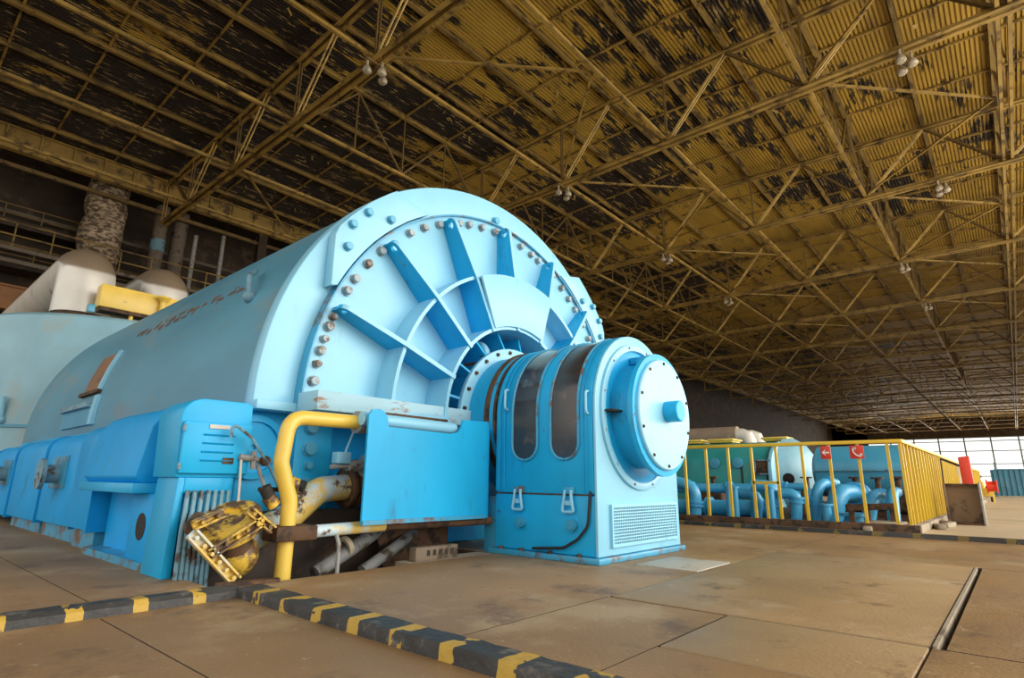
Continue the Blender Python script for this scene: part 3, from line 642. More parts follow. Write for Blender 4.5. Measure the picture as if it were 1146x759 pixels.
mb.path(fillet([p0, oncyl(154, 4.95, 2.72), p1], .05), .025, 8); mb.ball(p0, .06, 10, 8); mb.build('lifting_lug', M_cond, G)
mb = MB(); rn = random.Random(5); y = 5.3
while y < 8.3:                                # worn brown lettering, no longer readable
    for q in range(3):
        a = 150.2+rn.uniform(0, 2.6); da = rn.uniform(.3, 1.6); dy = rn.uniform(.02, .09)
        mb.sector(GX, GZ, 2.6, 2.604, a, a+da, y+rn.uniform(0, .12), y+.03+dy+rn.uniform(0, .12), 2)
    y += .23
mb.build('lettering', mat('worn_brown_letters', (.16, .09, .05, 1), .8), G)

# ------------------------------------------------------------------ side covers along the casing
def prof_cover(xo, zt, z0, xi=1.92, rad=.18):
    P = [(xi, z0), (xo, z0), (xo-.0, zt-rad)]
    P += [(xo+rad-rad*math.cos(R(t)), zt-rad+rad*math.sin(R(t))) for t in range(15, 91, 15)]
    P += [(xi, zt)]
    return P
def cover(name, xo, zt, z0, y0, y1, label, port=None, m=M_deep, rad=.18, group='side covers along the generator'):
    t = thing(name, label, 'side cover', (1.7, y0, 0), group)
    mb = MB(); mb.prism([(x, y0+.012, z) for x, z in prof_cover(xo, zt, z0, rad=rad)], (0, y1-y0-.024, 0)); mb.build('shell', m, t, .01)
    mb = MB(); mb.prism([(x, y0, z) for x, z in prof_cover(xo-.02, zt+.02, z0-.01, rad=rad)], (0, .012, 0)); mb.build('joint_strip', m, t)
    if z0 > .1:
        mb = MB(); mb.box(xo+.06, 1.93, y0+.05, y1-.05, 0, z0-.01); mb.build('plinth', M_worn, t)
    if port:
        mb = MB(); mb.box(xo-.012, xo, port-.3, port+.3, .48, .80); mb.build('port_plate', M_worn, t)
        mb = MB(); mb.lathe((xo, port, .62), (-1, 0, 0), [(.09, 0), (.09, .13), (.15, .13), (.15, .17), (.02, .17)], n=24); mb.build('round_port', M_cond, t)
    return t
cover('side_cover', 1.50, 1.03, .14, 6.6, 8.05, 'blue side cover with a round port, beside the flared hood', 7.4)
cover('side_cover', 1.50, 1.02, .12, 8.06, 9.7, 'smooth blue side cover between the two covers with round ports')
cover('side_cover', 1.50, 1.00, .10, 9.71, 11.2, 'blue side cover with a round port at the left edge of view', 10.2)
cover('side_cover', 1.50, .98, .10, 11.21, 12.4, 'last blue side cover at the far end of the generator')
cover('side_cover', 1.45, 1.06, .16, 5.85, 6.58, 'narrow blue side cover just left of the flared hood')
# flared hood
H = thing('flared_hood', 'blue flared hood sticking out left of the louvred cabinet', 'hood', (1.4, 4.5, 0))
P = [(1.95, .56), (1.38, .56), (1.34, .60), (1.40, .95), (1.47, 1.06), (1.58, 1.11), (1.95, 1.12)]
mb = MB(); mb.prism([(x, 4.55, z) for x, z in P], (0, 1.27, 0)); mb.build('shell', M_deep, H, .012)
mb = MB(); mb.box(1.33, 1.95, 4.53, 5.85, .49, .56); mb.build('lower_lip', M_blue, H, .008)
mb = MB(); mb.sector(1.80, .86, .0, .30, 70, 170, 4.42, 4.72, 12); mb.build('dome', M_deep, H, .008)
mb = MB(); mb.box(1.56, 1.93, 5.0, 5.8, 0, .49); mb.build('back_panel', M_deep, H)
mb = MB(); mb.prism([(1.62, 4.42, 0), (1.44, 4.42, 0), (1.44, 4.42, .49), (1.62, 4.42, .49)], (0, .42, 0)); lg = mb.build('leg_panel', M_deep, H, .006)
mb = MB(); mb.lathe((1.44, 4.60, .27), (-1, 0, 0), [(.09, .001), (.09, .004), (.01, .004)], n=20); mb.build('round_hole', M_dark, lg)
mb = MB(); mb.box(1.42, 1.93, 4.4, 5.8, 0, .05); mb.build('sill', M_worn, H)
# louvred cabinet on the end
Cb = thing('junction_cabinet', 'light blue junction cabinet with a louvred door at the left of the end face', 'cabinet', (1.6, 3.95, 0))
P = [(1.84, .60), (1.40, .60), (1.385, .98)]+[(1.385+.14-.14*math.cos(R(t)), .98+.13*math.sin(R(t))) for t in range(20, 91, 14)]+[(1.80, 1.11), (1.84, 1.09)]
mb = MB(); mb.prism([(x, 4.0, z) for x, z in P], (0, .40, 0)); mb.build('shell', M_blue, Cb, .008)
mb = MB(); mb.box(1.40, 1.835, 3.965, 3.998, .625, .955); dr = mb.build('door', M_blue, Cb, .008)
for q in range(4):
    z = .88-q*.055; mb = MB(); mb.prism([(1.52, 3.966, z), (1.52, 3.953, z-.004), (1.52, 3.966, z-.016)], (.20, 0, 0)); mb.build('louvre', M_blue, dr)
mb = MB(); mb.box(1.55, 1.68, 3.958, 3.966, .915, .94); mb.build('name_strip', M_white, dr)
mb = MB(); mb.box(1.66, 1.73, 3.958, 3.966, .69, .73); mb.build('rust_patch', M_rust, dr)
for z in (.67, .91):
    mb = MB(); mb.cyl((1.398, 3.96, z-.02), (1.398, 3.96, z+.02), .012, n=8); mb.build('hinge', M_cond, Cb)
mb = MB(); mb.box(1.46, 1.76, 4.0, 4.12, .50, .60); mb.build('cable_entry', M_blue, Cb, .005)
mb = MB(); mb.prism([(1.40, 4.0, 0), (1.46, 4.0, 0), (1.46, 4.0, .60), (1.42, 4.0, .60)], (0, .36, 0)); mb.build('post', M_blue, Cb, .004)
rn = random.Random(3)
for i in range(7):
    x = 1.48+i*.042; mb = MB(); xb = 1.455+i*.03
    mb.path(fillet([(x, 3.98+.0, .52), (x-.01, 3.955, .38+rn.uniform(0, .03)), (xb, 3.93, .28), (xb, 3.92, -.2)], .06), .014, 8)
    single(mb, 'conduit', M_cond, 'grey cable conduit dropping from the junction cabinet, %s from the left' % ORD[i], 'conduit', 'conduits under the junction cabinet')

# ------------------------------------------------------------------ pipework in front
def tubething(name, pts, r, m, label, cat, rad=.08, n=14, **k):
    mb = MB(); mb.path(fillet(pts, rad, 8), r, n); return single(mb, name, m, label, cat, **k)
YP = thing('yellow_pipe', 'bright yellow bent pipe standing in front of the blue panel', 'pipe', (1.95, 3.7, -.3))
mb = MB(); mb.path(fillet([(2.60, 3.72, 1.02), (1.96, 3.70, 1.01), (1.93, 3.70, .70), (2.02, 3.70, .45), (2.02, 3.70, -.55)], .13, 10), .052, 20); mb.build('tube', M_yel, YP)
mb = MB(); mb.lathe((2.50, 3.717, 1.02), (1, 0, 0), [(.05, 0), (.085, .0), (.085, .03), (.06, .035), (.06, .05), (.085, .05), (.085, .08), (.05, .08)], n=20); mb.build('pipe_flange', M_greypipe, YP)
mb = MB(); mb.cyl((2.60, 3.72, 1.02), (2.75, 3.72, 1.02), .035, n=12); mb.build('stub', M_rust, YP)
mb = MB(); mb.box(1.90, 2.19, 3.60, 3.80, .205, .30); single(mb, 'pipe_clamp', M_rust, 'rusty brown clamp block gripping the foot of the yellow pipe', 'clamp', bevel=.012)
LPp = thing('low_pipe', 'long low pipe, yellow at its left end and rusty under the blue panel', 'pipe', (2.9, 3.6, .2))
mb = MB(); mb.cyl((2.19, 3.66, .255), (2.74, 3.62, .27), .042, n=16); mb.build('yellow_end', M_patch, LPp)
mb = MB(); mb.cyl((2.72, 3.62, .27), (3.84, 3.57, .265), .038, n=16); mb.build('rusty_run', M_rust, LPp)
mb = MB(); mb.path(fillet([(2.35, 3.64, .25), (2.36, 3.60, .16), (2.36, 3.60, -.2)], .04), .014, 8); mb.build('drain', M_greypipe, LPp)
TP = thing('fat_pipe', 'fat patchy yellow and white pipe slanting up behind the yellow bent pipe', 'pipe', (2.3, 3.95, 0))
mb = MB(); mb.path(fillet([(1.80, 3.92, .18), (2.15, 3.95, .33), (2.42, 4.02, .52), (2.68, 4.05, .54)], .2, 8), .098, 22); mb.build('tube', M_patch, TP)
mb = MB(); mb.lathe((2.66, 4.05, .54), (1, 0, 0), [(.06, 0), (.16, 0), (.16, .03), (.11, .035), (.11, .055), (.16, .06), (.16, .09), (.06, .09)], n=24); mb.build('pipe_flange', M_rust, TP)
mb = MB(); mb.cyl((2.75, 4.05, .54), (3.3, 4.05, .54), .09, n=16); mb.build('rear_run', M_rust, TP)
SV = thing('small_valve', 'small steel valve sticking out left of the blue panel', 'valve', (2.6, 3.85, .7))
mb = MB(); mb.cyl((2.40, 3.85, .69), (2.80, 3.87, .71), .018, n=10); mb.cyl((2.55, 3.86, .70), (2.66, 3.86, .705), .045, n=12); mb.build('stem', M_greypipe, SV)
mb = MB(); mb.lathe((2.70, 3.865, .705), (1, 0, 0), [(.03, 0), (.085, 0), (.085, .025), (.04, .03), (.04, .05), (.085, .05), (.085, .075), (.03, .075)], n=18); mb.build('valve_flange', M_greypipe, SV)
mb = MB(); mb.box(2.43, 2.55, 3.82, 3.9, .715, .80); mb.build('valve_box', M_palelit, SV, .006); mb = MB(); mb.cyl((2.52, 3.86, .80), (2.58, 3.86, .96), .009, n=8); mb.build('lever', M_palelit, SV)
# tilted gate valve with yellow ring, yoke bars and bulb
V = thing('gate_valve', 'tilted yellow gate valve with slotted yoke bars in the pit corner', 'valve', (1.75, 3.8, -.2))
q = lambda px, py, y=3.76: ony(px, py, y)
ax = Vector((-.42, -.30, .86)).normalized(); c = q(254, 588, 3.8)
mb = MB(); mb.lathe(c, ax, [(.10, -.05), (.20, -.05), (.21, -.04), (.21, -.015), (.185, -.01), (.185, .015), (.21, .02), (.21, .045), (.19, .05), (.12, .05), (.12, .03), (.01, .03)], n=36); mb.build('ring_flange', M_yelworn, V)
mb = MB(); mb.ball(q(268, 622, 3.80), .115, 20, 14, (1, .9, 1.1)); mb.build('bulb', M_yelworn, V)
mb = MB(); mb.cyl(c-ax*.04, q(268, 622, 3.80), .12, .10, n=20); mb.build('neck', M_rust, V)
for (a, b, w) in (((213, 597), (262, 650), .055), ((232, 620), (291, 583), .05), ((215, 588), (250, 573), .04), ((277, 571), (303, 593), .04)):
    mb = MB(); p0, p1 = q(*a, 3.62), q(*b, 3.62); d = (p1-p0).normalized(); mb.bar(p0, p1, .02, w, (0, 0, 1))
    for sgn in (-1, 1):
        o = Vector((0, -.02, 0)); u = d.cross(Vector((0, 1, 0))).normalized()*w/2*sgn
        mb.bar(p0+u+o, p1+u+o, .05, .012)
    n = int((p1-p0).length/.06)
    for k in range(n): 
        pc = p0+(p1-p0)*(k+.5)/n; mb.cyl(pc+Vector((0, -.05, 0)), pc+Vector((0, .03, 0)), .012, n=8)
    mb.build('yoke_bar', M_yelworn if a[0] != 213 else M_patch, V)
mb = MB(); mb.cyl(q(218, 590, 3.7), q(222, 582, 3.9), .05, n=12); mb.ball(q(216, 590, 3.68), .05, 12, 8); mb.build('pivot', M_rust, V)
# small lines and fittings
tubething('thin_hose', [q(258, 490, 3.9), q(262, 474, 3.88), q(282, 490, 3.86), q(300, 520, 3.84), q(312, 545, 3.9)], .010, M_cond, 'thin grey hose arching down from the cabinet door edge', 'hose')
tubething('thin_line', [q(270, 512, 3.95), q(268, 545, 3.93), q(266, 570, 3.9), q(258, 578, 3.9)], .009, M_white, 'thin pale line hanging right of the junction cabinet', 'line')
FT1 = thing('fitting', 'small steel tee fitting between the cabinet and the yellow pipe', 'fitting', q(282, 513, 3.95))
mb = MB(); mb.cyl(q(268, 511, 3.95), q(298, 517, 3.95), .022, n=10); mb.cyl(q(284, 505, 3.95), q(283, 525, 3.95), .02, n=10); mb.cyl(q(288, 520, 3.95), q(298, 552, 3.9), .014, n=8); mb.build('body', M_greypipe, FT1)
mb = MB(); mb.hexbolt(q(296, 516, 3.93), (0, -1, 0), .03, .04); mb.build('nut', M_rust, FT1)
FT2 = thing('fitting', 'dark fitting with a yellow cap left of the yellow bent pipe', 'fitting', q(302, 555, 3.75))
mb = MB(); mb.cyl(q(296, 545, 3.75), q(303, 560, 3.75), .04, n=12); mb.cyl(q(290, 548, 3.75), q(315, 548, 3.8), .015, n=8); mb.build('body', M_dark, FT2)
mb = MB(); mb.cyl(q(300, 556, 3.75), q(307, 566, 3.75), .045, n=12); mb.build('cap', M_yelworn, FT2)
FT3 = thing('fitting', 'yellow capped fitting with a black end right of the yellow bent pipe', 'fitting', q(333, 543, 3.85))
mb = MB(); mb.cyl(q(325, 540, 3.85), q(335, 544, 3.83), .045, n=12); mb.build('cap', M_yelworn, FT3); mb = MB(); mb.cyl(q(334, 543, 3.83), q(341, 545, 3.80), .04, n=12); mb.build('end', M_black, FT3)
tubething('pit_pipe', [q(352, 642, 3.78), q(409, 604, 3.86), q(450, 575, 4.1)], .05, M_pitpipe, 'grey pipe slanting down into the pit beside the yellow pipe foot', 'pipe')
tubething('pit_pipe', [q(405, 640, 3.78), q(438, 616, 3.86), q(470, 590, 4.1)], .045, M_pitpipe, 'second grey pipe slanting into the pit under the blue panel', 'pipe')
mb = MB(); pc = q(386, 612, 3.83); mb.lathe(pc, (q(409, 604, 3.86)-q(352, 642, 3.78)), [(.052, -.02), (.075, -.02), (.075, .02), (.052, .02)], n=18); single(mb, 'pipe_collar', M_conc, 'pale collar on the slanting grey pit pipe', 'collar')
mb = MB(); mb.prism([(2.95, 4.0, .22), (3.75, 4.0, .22), (3.75, 4.0, -.25), (3.1, 4.0, -.25)], (0, .04, 0)); single(mb, 'pit_bracket', M_rust, 'dark steel bracket plate in the pit below the blue panel', 'bracket')
Bk = thing('slotted_block', 'slotted concrete-grey block lying on the pit edge below the blue panel', 'block', (3.2, 3.6, 0))
mb = MB(); mb.box(2.98, 3.42, 3.52, 3.60, 0.0, .10); mb.build('body', M_pitblock, Bk, .008)
for k in range(5):
    mb = MB(); mb.box(3.09+k*.062, 3.12+k*.062, 3.516, 3.521, .035, .075); mb.build('slot', M_dark, Bk)
mb = MB(); mb.box(2.9, 3.8, 3.46, 3.66, -.06, 0); single(mb, 'pit_plank', M_conc, 'rough sill plank along the pit edge under the slotted block', 'plank')
mb = MB(); mb.bar((1.52, 3.50, .012), (1.86, 3.44, .012), .05, .02); single(mb, 'steel_strip', M_rust, 'short rusty steel strip lying at the pit corner', 'strip')

# ================================================================== EXCITER HOOD
E_ = thing('exciter_hood', 'round-topped sky-blue exciter hood with two dark windows and a round front cover', 'exciter hood', (GX, 3., 0))
HX0, HX1, HR, HZ = 3.85, 5.23, .69, 1.18
def arch(r, z0, y, n=40, x_in=0):
    return [(GX-r, y, z0)]+[(GX-r*math.cos(PI*i/n), y, HZ+r*math.sin(PI*i/n)) for i in range(n+1)]+[(GX+r, y, z0)]
mb = MB(); mb.prism(arch(.69, .505, 2.475), (0, 1.03, 0)); up = mb.build('upper_cover', M_blue, E_, .006)
mb = MB(); mb.box(3.848, 5.232, 2.475, 3.505, .05, .495); mb.build('lower_body', M_blue, E_, .006)
mb = MB(); mb.prism(arch(.70, .05, 2.45), (0, .024, 0)); fp = mb.build('front_plate', M_palelit, E_, .005)
mb = MB(); mb.box(3.80, 5.28, 2.42, 3.55, 0, .045); mb.build('plinth', M_worn, E_, .008)
mb = MB(); mb.box(3.87, 5.21, 3.505, 3.66, 0, .47); mb.build('rear_base', M_worn, E_, .008)
def archstrip(mb, y0, y1, r0, r1, z0, n=40):
    A = arch(r1, z0, y0, n); B = arch(r0, z0, y0, n); k = len(A)
    v = A+B+[(x, y1, z) for x, _, z in A]+[(x, y1, z) for x, _, z in B]; f = []
    for i in range(k-1):
        f += [(i, i+1, k+i+1, k+i), (2*k+i, 3*k+i, 3*k+i+1, 2*k+i+1), (i, 2*k+i, 2*k+i+1, i+1), (k+i, k+i+1, 3*k+i+1, 3*k+i)]
    f += [(0, k, 3*k, 2*k), (k-1, 3*k-1, 4*k-1, 2*k-1)]
    mb.add(v, f); return mb
archstrip(MB(), 2.478, 2.53, .69, .703, .52).build('edge_band', M_blue, E_, .003)
archstrip(MB(), 2.565, 2.58, .69, .70, .52).build('edge_band', M_blue, E_, .003)
archstrip(MB(), 3.40, 3.42, .69, .702, .52).build('edge_band', M_blue, E_, .003)
archstrip(MB(), 3.455, 3.50, .69, .703, .52).build('edge_band', M_blue, E_, .003)
LA = HZ; TOT = 2*(HZ-.72)+PI*HR                   # length along the arch from the seam
def archpt(s, r):
    h = HZ-.72
    if s < h: return (GX-r, .72+s)
    if s > h+PI*HR: return (GX+r, .72+(TOT-s))
    a = (s-h)/HR; return (GX-r*math.cos(a), HZ+r*math.sin(a))
for yc in (3.175, 2.755):
    hw = .135; s0, s1 = .055, TOT-.055; n = 60; rows = []
    for i in range(n+1):
        # dense sampling near the round ends
        t = i/n; t = t-math.sin(2*PI*t)/(2*PI)*.8; s = s0+(s1-s0)*t; e = min(s-s0, s1-s)
        w = hw if e >= hw else math.sqrt(max(0, hw*hw-(hw-e)**2)); rows.append((s, max(w, .001)))
    mb = MB(); v = []; f = []
    for (s, w) in rows:
        x, z = archpt(s, HR+.004); v += [(x, yc-w, z), (x, yc+w, z)]
    f = [(2*i, 2*i+1, 2*i+3, 2*i+2) for i in range(n)]
    mb.add(v, f); wn = mb.build('window_pane', M_glass, E_)
    mb = MB()                                      # raised rim all round
    for sgn in (-1, 1):
        pts = []
        for (s, w) in rows:
            x, z = archpt(s, HR+.008); pts.append((x, yc+sgn*(w+.004), z))
        mb.path(pts, .012, 8)
    for i in range(1, n, 1):
        s, w = rows[i]
        for sgn in (-1, 1):
            x, z = archpt(s, HR+.016); mb.ball((x, yc+sgn*(w+.006), z), .007, 6, 4)
    mb.build('window_rim', M_worn, wn)
for (y, z) in ((3.37, 1.31), (2.515, 1.22)):
    mb = MB(); mb.path(fillet([(3.845, y, z+.09), (3.79, y-.01, z+.085), (3.79, y-.01, z-.085), (3.845, y, z-.09)], .03), .011, 10); mb.build('handle', M_palelit, E_)
for (y) in (3.23, 2.71):
    mb = MB(); mb.box(3.825, 3.849, y-.05, y+.05, .505, .56); lt = mb.build('latch', M_worn, E_, .004)
    mb = MB(); mb.path(fillet([(3.82, y-.03, .535), (3.815, y-.035, .47), (3.815, y-.055, .37), (3.815, y+.055, .37), (3.815, y+.035, .47), (3.82, y+.03, .535)], .02), .012, 8); mb.box(3.818, 3.848, y-.03, y+.03, .42, .455); mb.build('latch_loop', M_palelit, lt)
    mb = MB(); mb.cyl((3.848, y-.03, .27), (3.80, y-.03, .27), .045, n=14); mb.cyl((3.80, y-.03, .27), (3.79, y-.03, .27), .03, n=12); mb.build('socket', M_worn, E_)
mb = MB(); mb.path(fillet([(3.84, 2.51, .53), (3.825, 2.53, .27), (3.815, 2.62, .17), (3.81, 2.75, .10), (3.80, 3.05, .075)], .12, 8), .012, 8); mb.build('black_cable', M_black, E_)
mb = MB(); mb.box(3.844, 3.849, 2.50, 3.50, .495, .505); mb.build('seam_strip', M_rust, E_)
for yy in (2.62, 2.9, 3.2, 3.42):
    mb = MB(); mb.hexbolt((3.83, yy, .045), (0, 0, 1), .018, .02); mb.build('foot_bolt', M_rust, E_)
# front face
mb = MB(); mb.sector(GX, GZ, .575, .635, 0, 360, 2.425, 2.452, 64); mb.build('front_ring', M_palelit, E_, .004)
mb = MB(); mb.lathe((GX, 2.452, GZ), (0, -1, 0), [(.575, .0), (.565, .004), (.455, .004), (.45, .02), (.45, .19), (.52, .19), (.52, .235), (.46, .24)], n=64); mb.build('drum', M_blue, E_)
mb = MB(); mb.lathe((GX, 2.215, GZ), (0, -1, 0), [(.47, -.02), (.47, .02), (.46, .03), (.001, .03)], n=64); cv = mb.build('cover_disc', M_palelit, E_)
for i in range(10):
    a = 18+36*i; mb = MB(); mb.hexbolt((GX+.435*math.cos(R(a)), 2.186, GZ+.435*math.sin(R(a))), (0, -1, 0), .012, .012); mb.build('cover_bolt', M_rust, cv)
mb = MB(); mb.lathe((GX+.02, 2.187, GZ+.02), (0, -1, 0), [(.09, 0), (.09, .12), (.082, .128), (.001, .128)], n=32); mb.build('shaft_cap', M_blue, cv)
mb = MB(); mb.box(GX-.13, GX+.0, 2.44, 2.27, GZ+.44, GZ+.50); mb.build('drum_tab', M_blue, E_, .003)
mb = MB(); mb.box(GX-.60, GX-.45, 2.35, 2.45, GZ-.015, GZ+.0); mb.build('joint_line', M_dark, E_)
for i in range(12):
    a = 15+30*i; mb = MB(); mb.ball((GX+.605*math.cos(R(a)), 2.424, GZ+.605*math.sin(R(a))), .011, 8, 6); mb.build('ring_bolt', M_bolt, E_)
mb = MB(); mb.box(4.03, 5.13, 2.443, 2.449, .13, .41); gr = mb.build('grille_back', mat('grille_shadow', (.16, .12, .08, 1), .8, dirt=(.3, .22, .12, 1), damt=.5, dscale=8), fp)
mb = MB()
for k in range(41): x = 4.03+1.1*k/40; mb.box(x-.005, x+.005, 2.430, 2.437, .13, .41)
for k in range(13): z = .13+.28*k/12; mb.box(4.03, 5.13, 2.426, 2.432, z-.004, z+.004)
mb.box(4.01, 5.15, 2.424, 2.45, .11, .13); mb.box(4.01, 5.15, 2.424, 2.45, .41, .43); mb.box(4.01, 4.03, 2.424, 2.45, .13, .41); mb.box(5.13, 5.15, 2.424, 2.45, .13, .41)
mb.build('grille', M_palelit, fp)

# ================================================================== TURBINE END
LT = thing('turbine_drum', 'big pale blue turbine casing drum behind the generator at the left', 'turbine casing', (4.53, 18.2, 0))
mb = MB(); mb.lathe((4.53, 18.2, 0), (0, 0, 1), [(.01, 0), (3.1, 0), (3.1, 3.95), (3.06, 4.12), (2.95, 4.2), (.01, 4.25)], n=96); mb.build('shell', M_lp, LT)
mb = MB(); mb.lathe((4.53, 18.2, 1.6), (0, 0, 1), [(3.1, 0), (3.14, 0), (3.14, .06), (3.1, .06)], n=96); mb.lathe((4.53, 18.2, .9), (0, 0, 1), [(3.1, 0), (3.16, 0), (3.16, .1), (3.1, .1)], n=96); mb.build('seam_band', M_tank, LT)
mb = MB(); p = Vector((2.1, 16.25, 1.75)); mb.cyl(p, p+Vector((-.05, -.06, .5)), .05, n=10); mb.ball(p, .09, 10, 8); mb.build('lug', M_palelit, LT)
def crossover(x, y, r, z0, zt, lab):
    t = thing('crossover_pipe', lab, 'pipe', (x, y, z0), 'silver crossover pipes on the turbine drum')
    ctr = [Vector((x, y, z0+.12)), Vector((x, y, zt-r*1.15)), Vector((x, y+.0, zt-r)), Vector((x, y+r*1.6, zt-r)), Vector((x, y+9, zt-r-.6))]
    P = [Vector((x, y, z0+.15)), Vector((x, y, zt-1.6*r))]
    for k in range(1, 9):
        a = PI/2*k/8; P.append(Vector((x, y+r*1.05*(1-math.cos(a)), zt-1.6*r+ .6*r*math.sin(a))))
    P.append(Vector((x, y+8, zt-r)))
    mb = MB(); mb.path(P, r, 36); mb.build('lagging', M_silver, t)
    mb = MB(); mb.lathe((x, y, z0), (0, 0, 1), [(r*.7, 0), (r*.95, 0), (r*.95, .15), (r*.7, .15)], n=32); mb.build('neck', M_rust, t)
    return t
crossover(3.2, 16.9, .60, 4.27, 6.28, 'nearer silver crossover pipe elbow on top of the pale drum')
crossover(5.15, 17.6, .60, 4.27, 6.5, 'silver crossover pipe elbow behind the yellow beam')
YB = thing('lifting_beam', 'yellow box beam on posts beside the silver pipe elbows', 'beam', (4.4, 15.7, 4.2))
mb = MB(); mb.box(3.26, 6.2, 15.55, 15.95, 4.46, 5.0); mb.build('beam', M_yel, YB, .01)
mb = MB(); mb.lathe((4.53, 15.42, 4.26), (0, 0, 1), [(.07, 0), (.07, .55), (.15, .65), (.15, .69), (.02, .69)], n=16); mb.build('post', M_yel, YB)
mb = MB(); mb.cyl((3.95, 15.62, 4.26), (3.95, 15.62, 4.47), .05, n=12); mb.ball((3.95, 15.62, 4.42), .07, 10, 8); mb.build('post', M_yel, YB)
mb = MB(); mb.box(3.3, 6.1, 15.5, 15.9, 4.36, 4.44); mb.build('under_plate', M_rust, YB)
mb = MB(); mb.box(3.06, 3.2, 15.52, 15.62, 4.27, 4.45); mb.build('bracket', M_tank, YB, .01)

# ================================================================== GUARDRAILS
FX, FY = 9.25, 1.12
F1 = thing('guardrail', 'yellow guardrail facing the camera in front of the blue pipes', 'guardrail', (FX, FY, 0))
mb = MB(); mb.box(FX-.035, FX+.035, FY-.03, 6.0, 1.155, 1.205); mb.build('top_rail', M_fence, F1, .008)
yy = [FY+.005, 1.27]+[1.62+.363*k for k in range(12)]
for y in yy:
    mb = MB(); mb.box(FX-.018, FX+.018, y-.018, y+.018, .10, 1.16); mb.build('post', M_fence, F1)
mb = MB(); mb.box(FX-.018, FX+.018, 2.70, 3.08, .60, .64); mb.build('mid_rail', M_fence, F1)
mb = MB(); mb.box(FX-.015, FX+.015, 2.88, 2.915, .10, .60); mb.build('short_post', M_fence, F1)
F2 = thing('guardrail', 'long yellow guardrail running away towards the far windows', 'guardrail', (FX, FY, 0))
mb = MB(); mb.box(FX+.04, 30, FY-.035, FY+.035, 1.155, 1.205); mb.build('top_rail', M_fence, F2, .008)
x = FX+.2
while x < 30:
    mb = MB(); mb.box(x-.02, x+.02, FY-.018, FY+.018, .10, 1.16); mb.build('post', M_fence, F2); x += .36
mb = MB(); mb.box(18.3, 18.38, FY-.06, FY-.03, .105, 1.16); mb.build('pale_post', M_white, F2)
mb = MB(); mb.box(FX-.08, FX+.08, FY-.09, 6.2, 0, .10); single(mb, 'rail_plinth', M_rust, 'dark steel plinth under the guardrail that faces the camera', 'plinth', bevel=.006)
mb = MB(); mb.box(FX+.085, 30, FY-.09, FY+.08, 0, .10); single(mb, 'rail_plinth', M_conc, 'pale concrete plinth under the guardrail running away', 'plinth', bevel=.006)
for i, (x, y, a, lab) in enumerate(((10.5, .95, .3, 'nearest loose concrete chunk by the long guardrail'), (11.0, .88, -.2, 'middle loose concrete chunk by the long guardrail'), (11.5, .93, .5, 'farthest loose concrete chunk beside the rusty tray'), (9.12, 1.6, .1, 'loose concrete chunk at the foot of the front guardrail plinth'))):
    mb = MB(); M = Matrix.Translation((x, y, .0)) @ Matrix.Rotation(a, 4, 'Z'); mb.box(-.18, .18, -.05, .05, 0, .07, M); single(mb, 'concrete_chunk', M_conc, lab, 'rubble', bevel=.015)
# signs
def sign(y0, y1, z0, z1, lab, draw):
    t = thing('safety_sign', lab, 'sign', (FX-.04, (y0+y1)/2, z0))
    mb = MB(); mb.box(FX-.048, FX-.038, y0, y1, z0, z1); mb.build('plate', M_red, t, .002)
    mb = MB(); draw(mb, (y0+y1)/2, (z0+z1)/2, min(y1-y0, z1-z0)/2, FX-.0495); mb.build('symbol', M_sym, t)
def arrow(mb, y, z, s, x):
    L_ = [(-.75, .0), (-.1, .62), (.12, .62), (-.28, .16), (.72, .16), (.72, -.16), (-.28, -.16), (.12, -.62), (-.1, -.62)]
    mb.prism([(x, y-a*s, z+b*s) for a, b in L_], (.0015, 0, 0))
def phone(mb, y, z, s, x):
    pts = [(x+.0007, y-(-.62+.0)*s*1.0, z+.66*s), (x+.0007, y+.45*s, z+.1*s), (x+.0007, y+.05*s, z-.4*s), (x+.0007, y-.5*s, z-.62*s)]
    pts = [(-.28, .74), (-.50, .40), (-.42, -.06), (-.12, -.44), (.30, -.66), (.68, -.62)]; w = [.13, .12, .1, .1, .12, .13]
    v = []
    for i, (a, b) in enumerate(pts):
        a0, b0 = pts[max(i-1, 0)]; a1, b1 = pts[min(i+1, 5)]; dx, dy = a1-a0, b1-b0; l = math.hypot(dx, dy); nx, ny = -dy/l*w[i], dx/l*w[i]
        v += [(x, y-(a+nx)*s, z+(b+ny)*s), (x, y-(a-nx)*s, z+(b-ny)*s)]
    mb.add(v, [(2*i, 2*i+1, 2*i+3, 2*i+2) for i in range(5)])
    for (a, b) in ((-.22, .60), (.60, -.42)): mb.prism([(x, y-(a+p)*s, z+(b+q_)*s) for p, q_ in ((-.17, -.17), (.17, -.17), (.17, .17), (-.17, .17))], (.0015, 0, 0))
sign(1.955, 2.085, .955, 1.135, 'red sign with a white arrow pointing left on the guardrail', arrow)
sign(1.545, 1.715, .955, 1.135, 'red sign with a white telephone handset on the guardrail', phone)

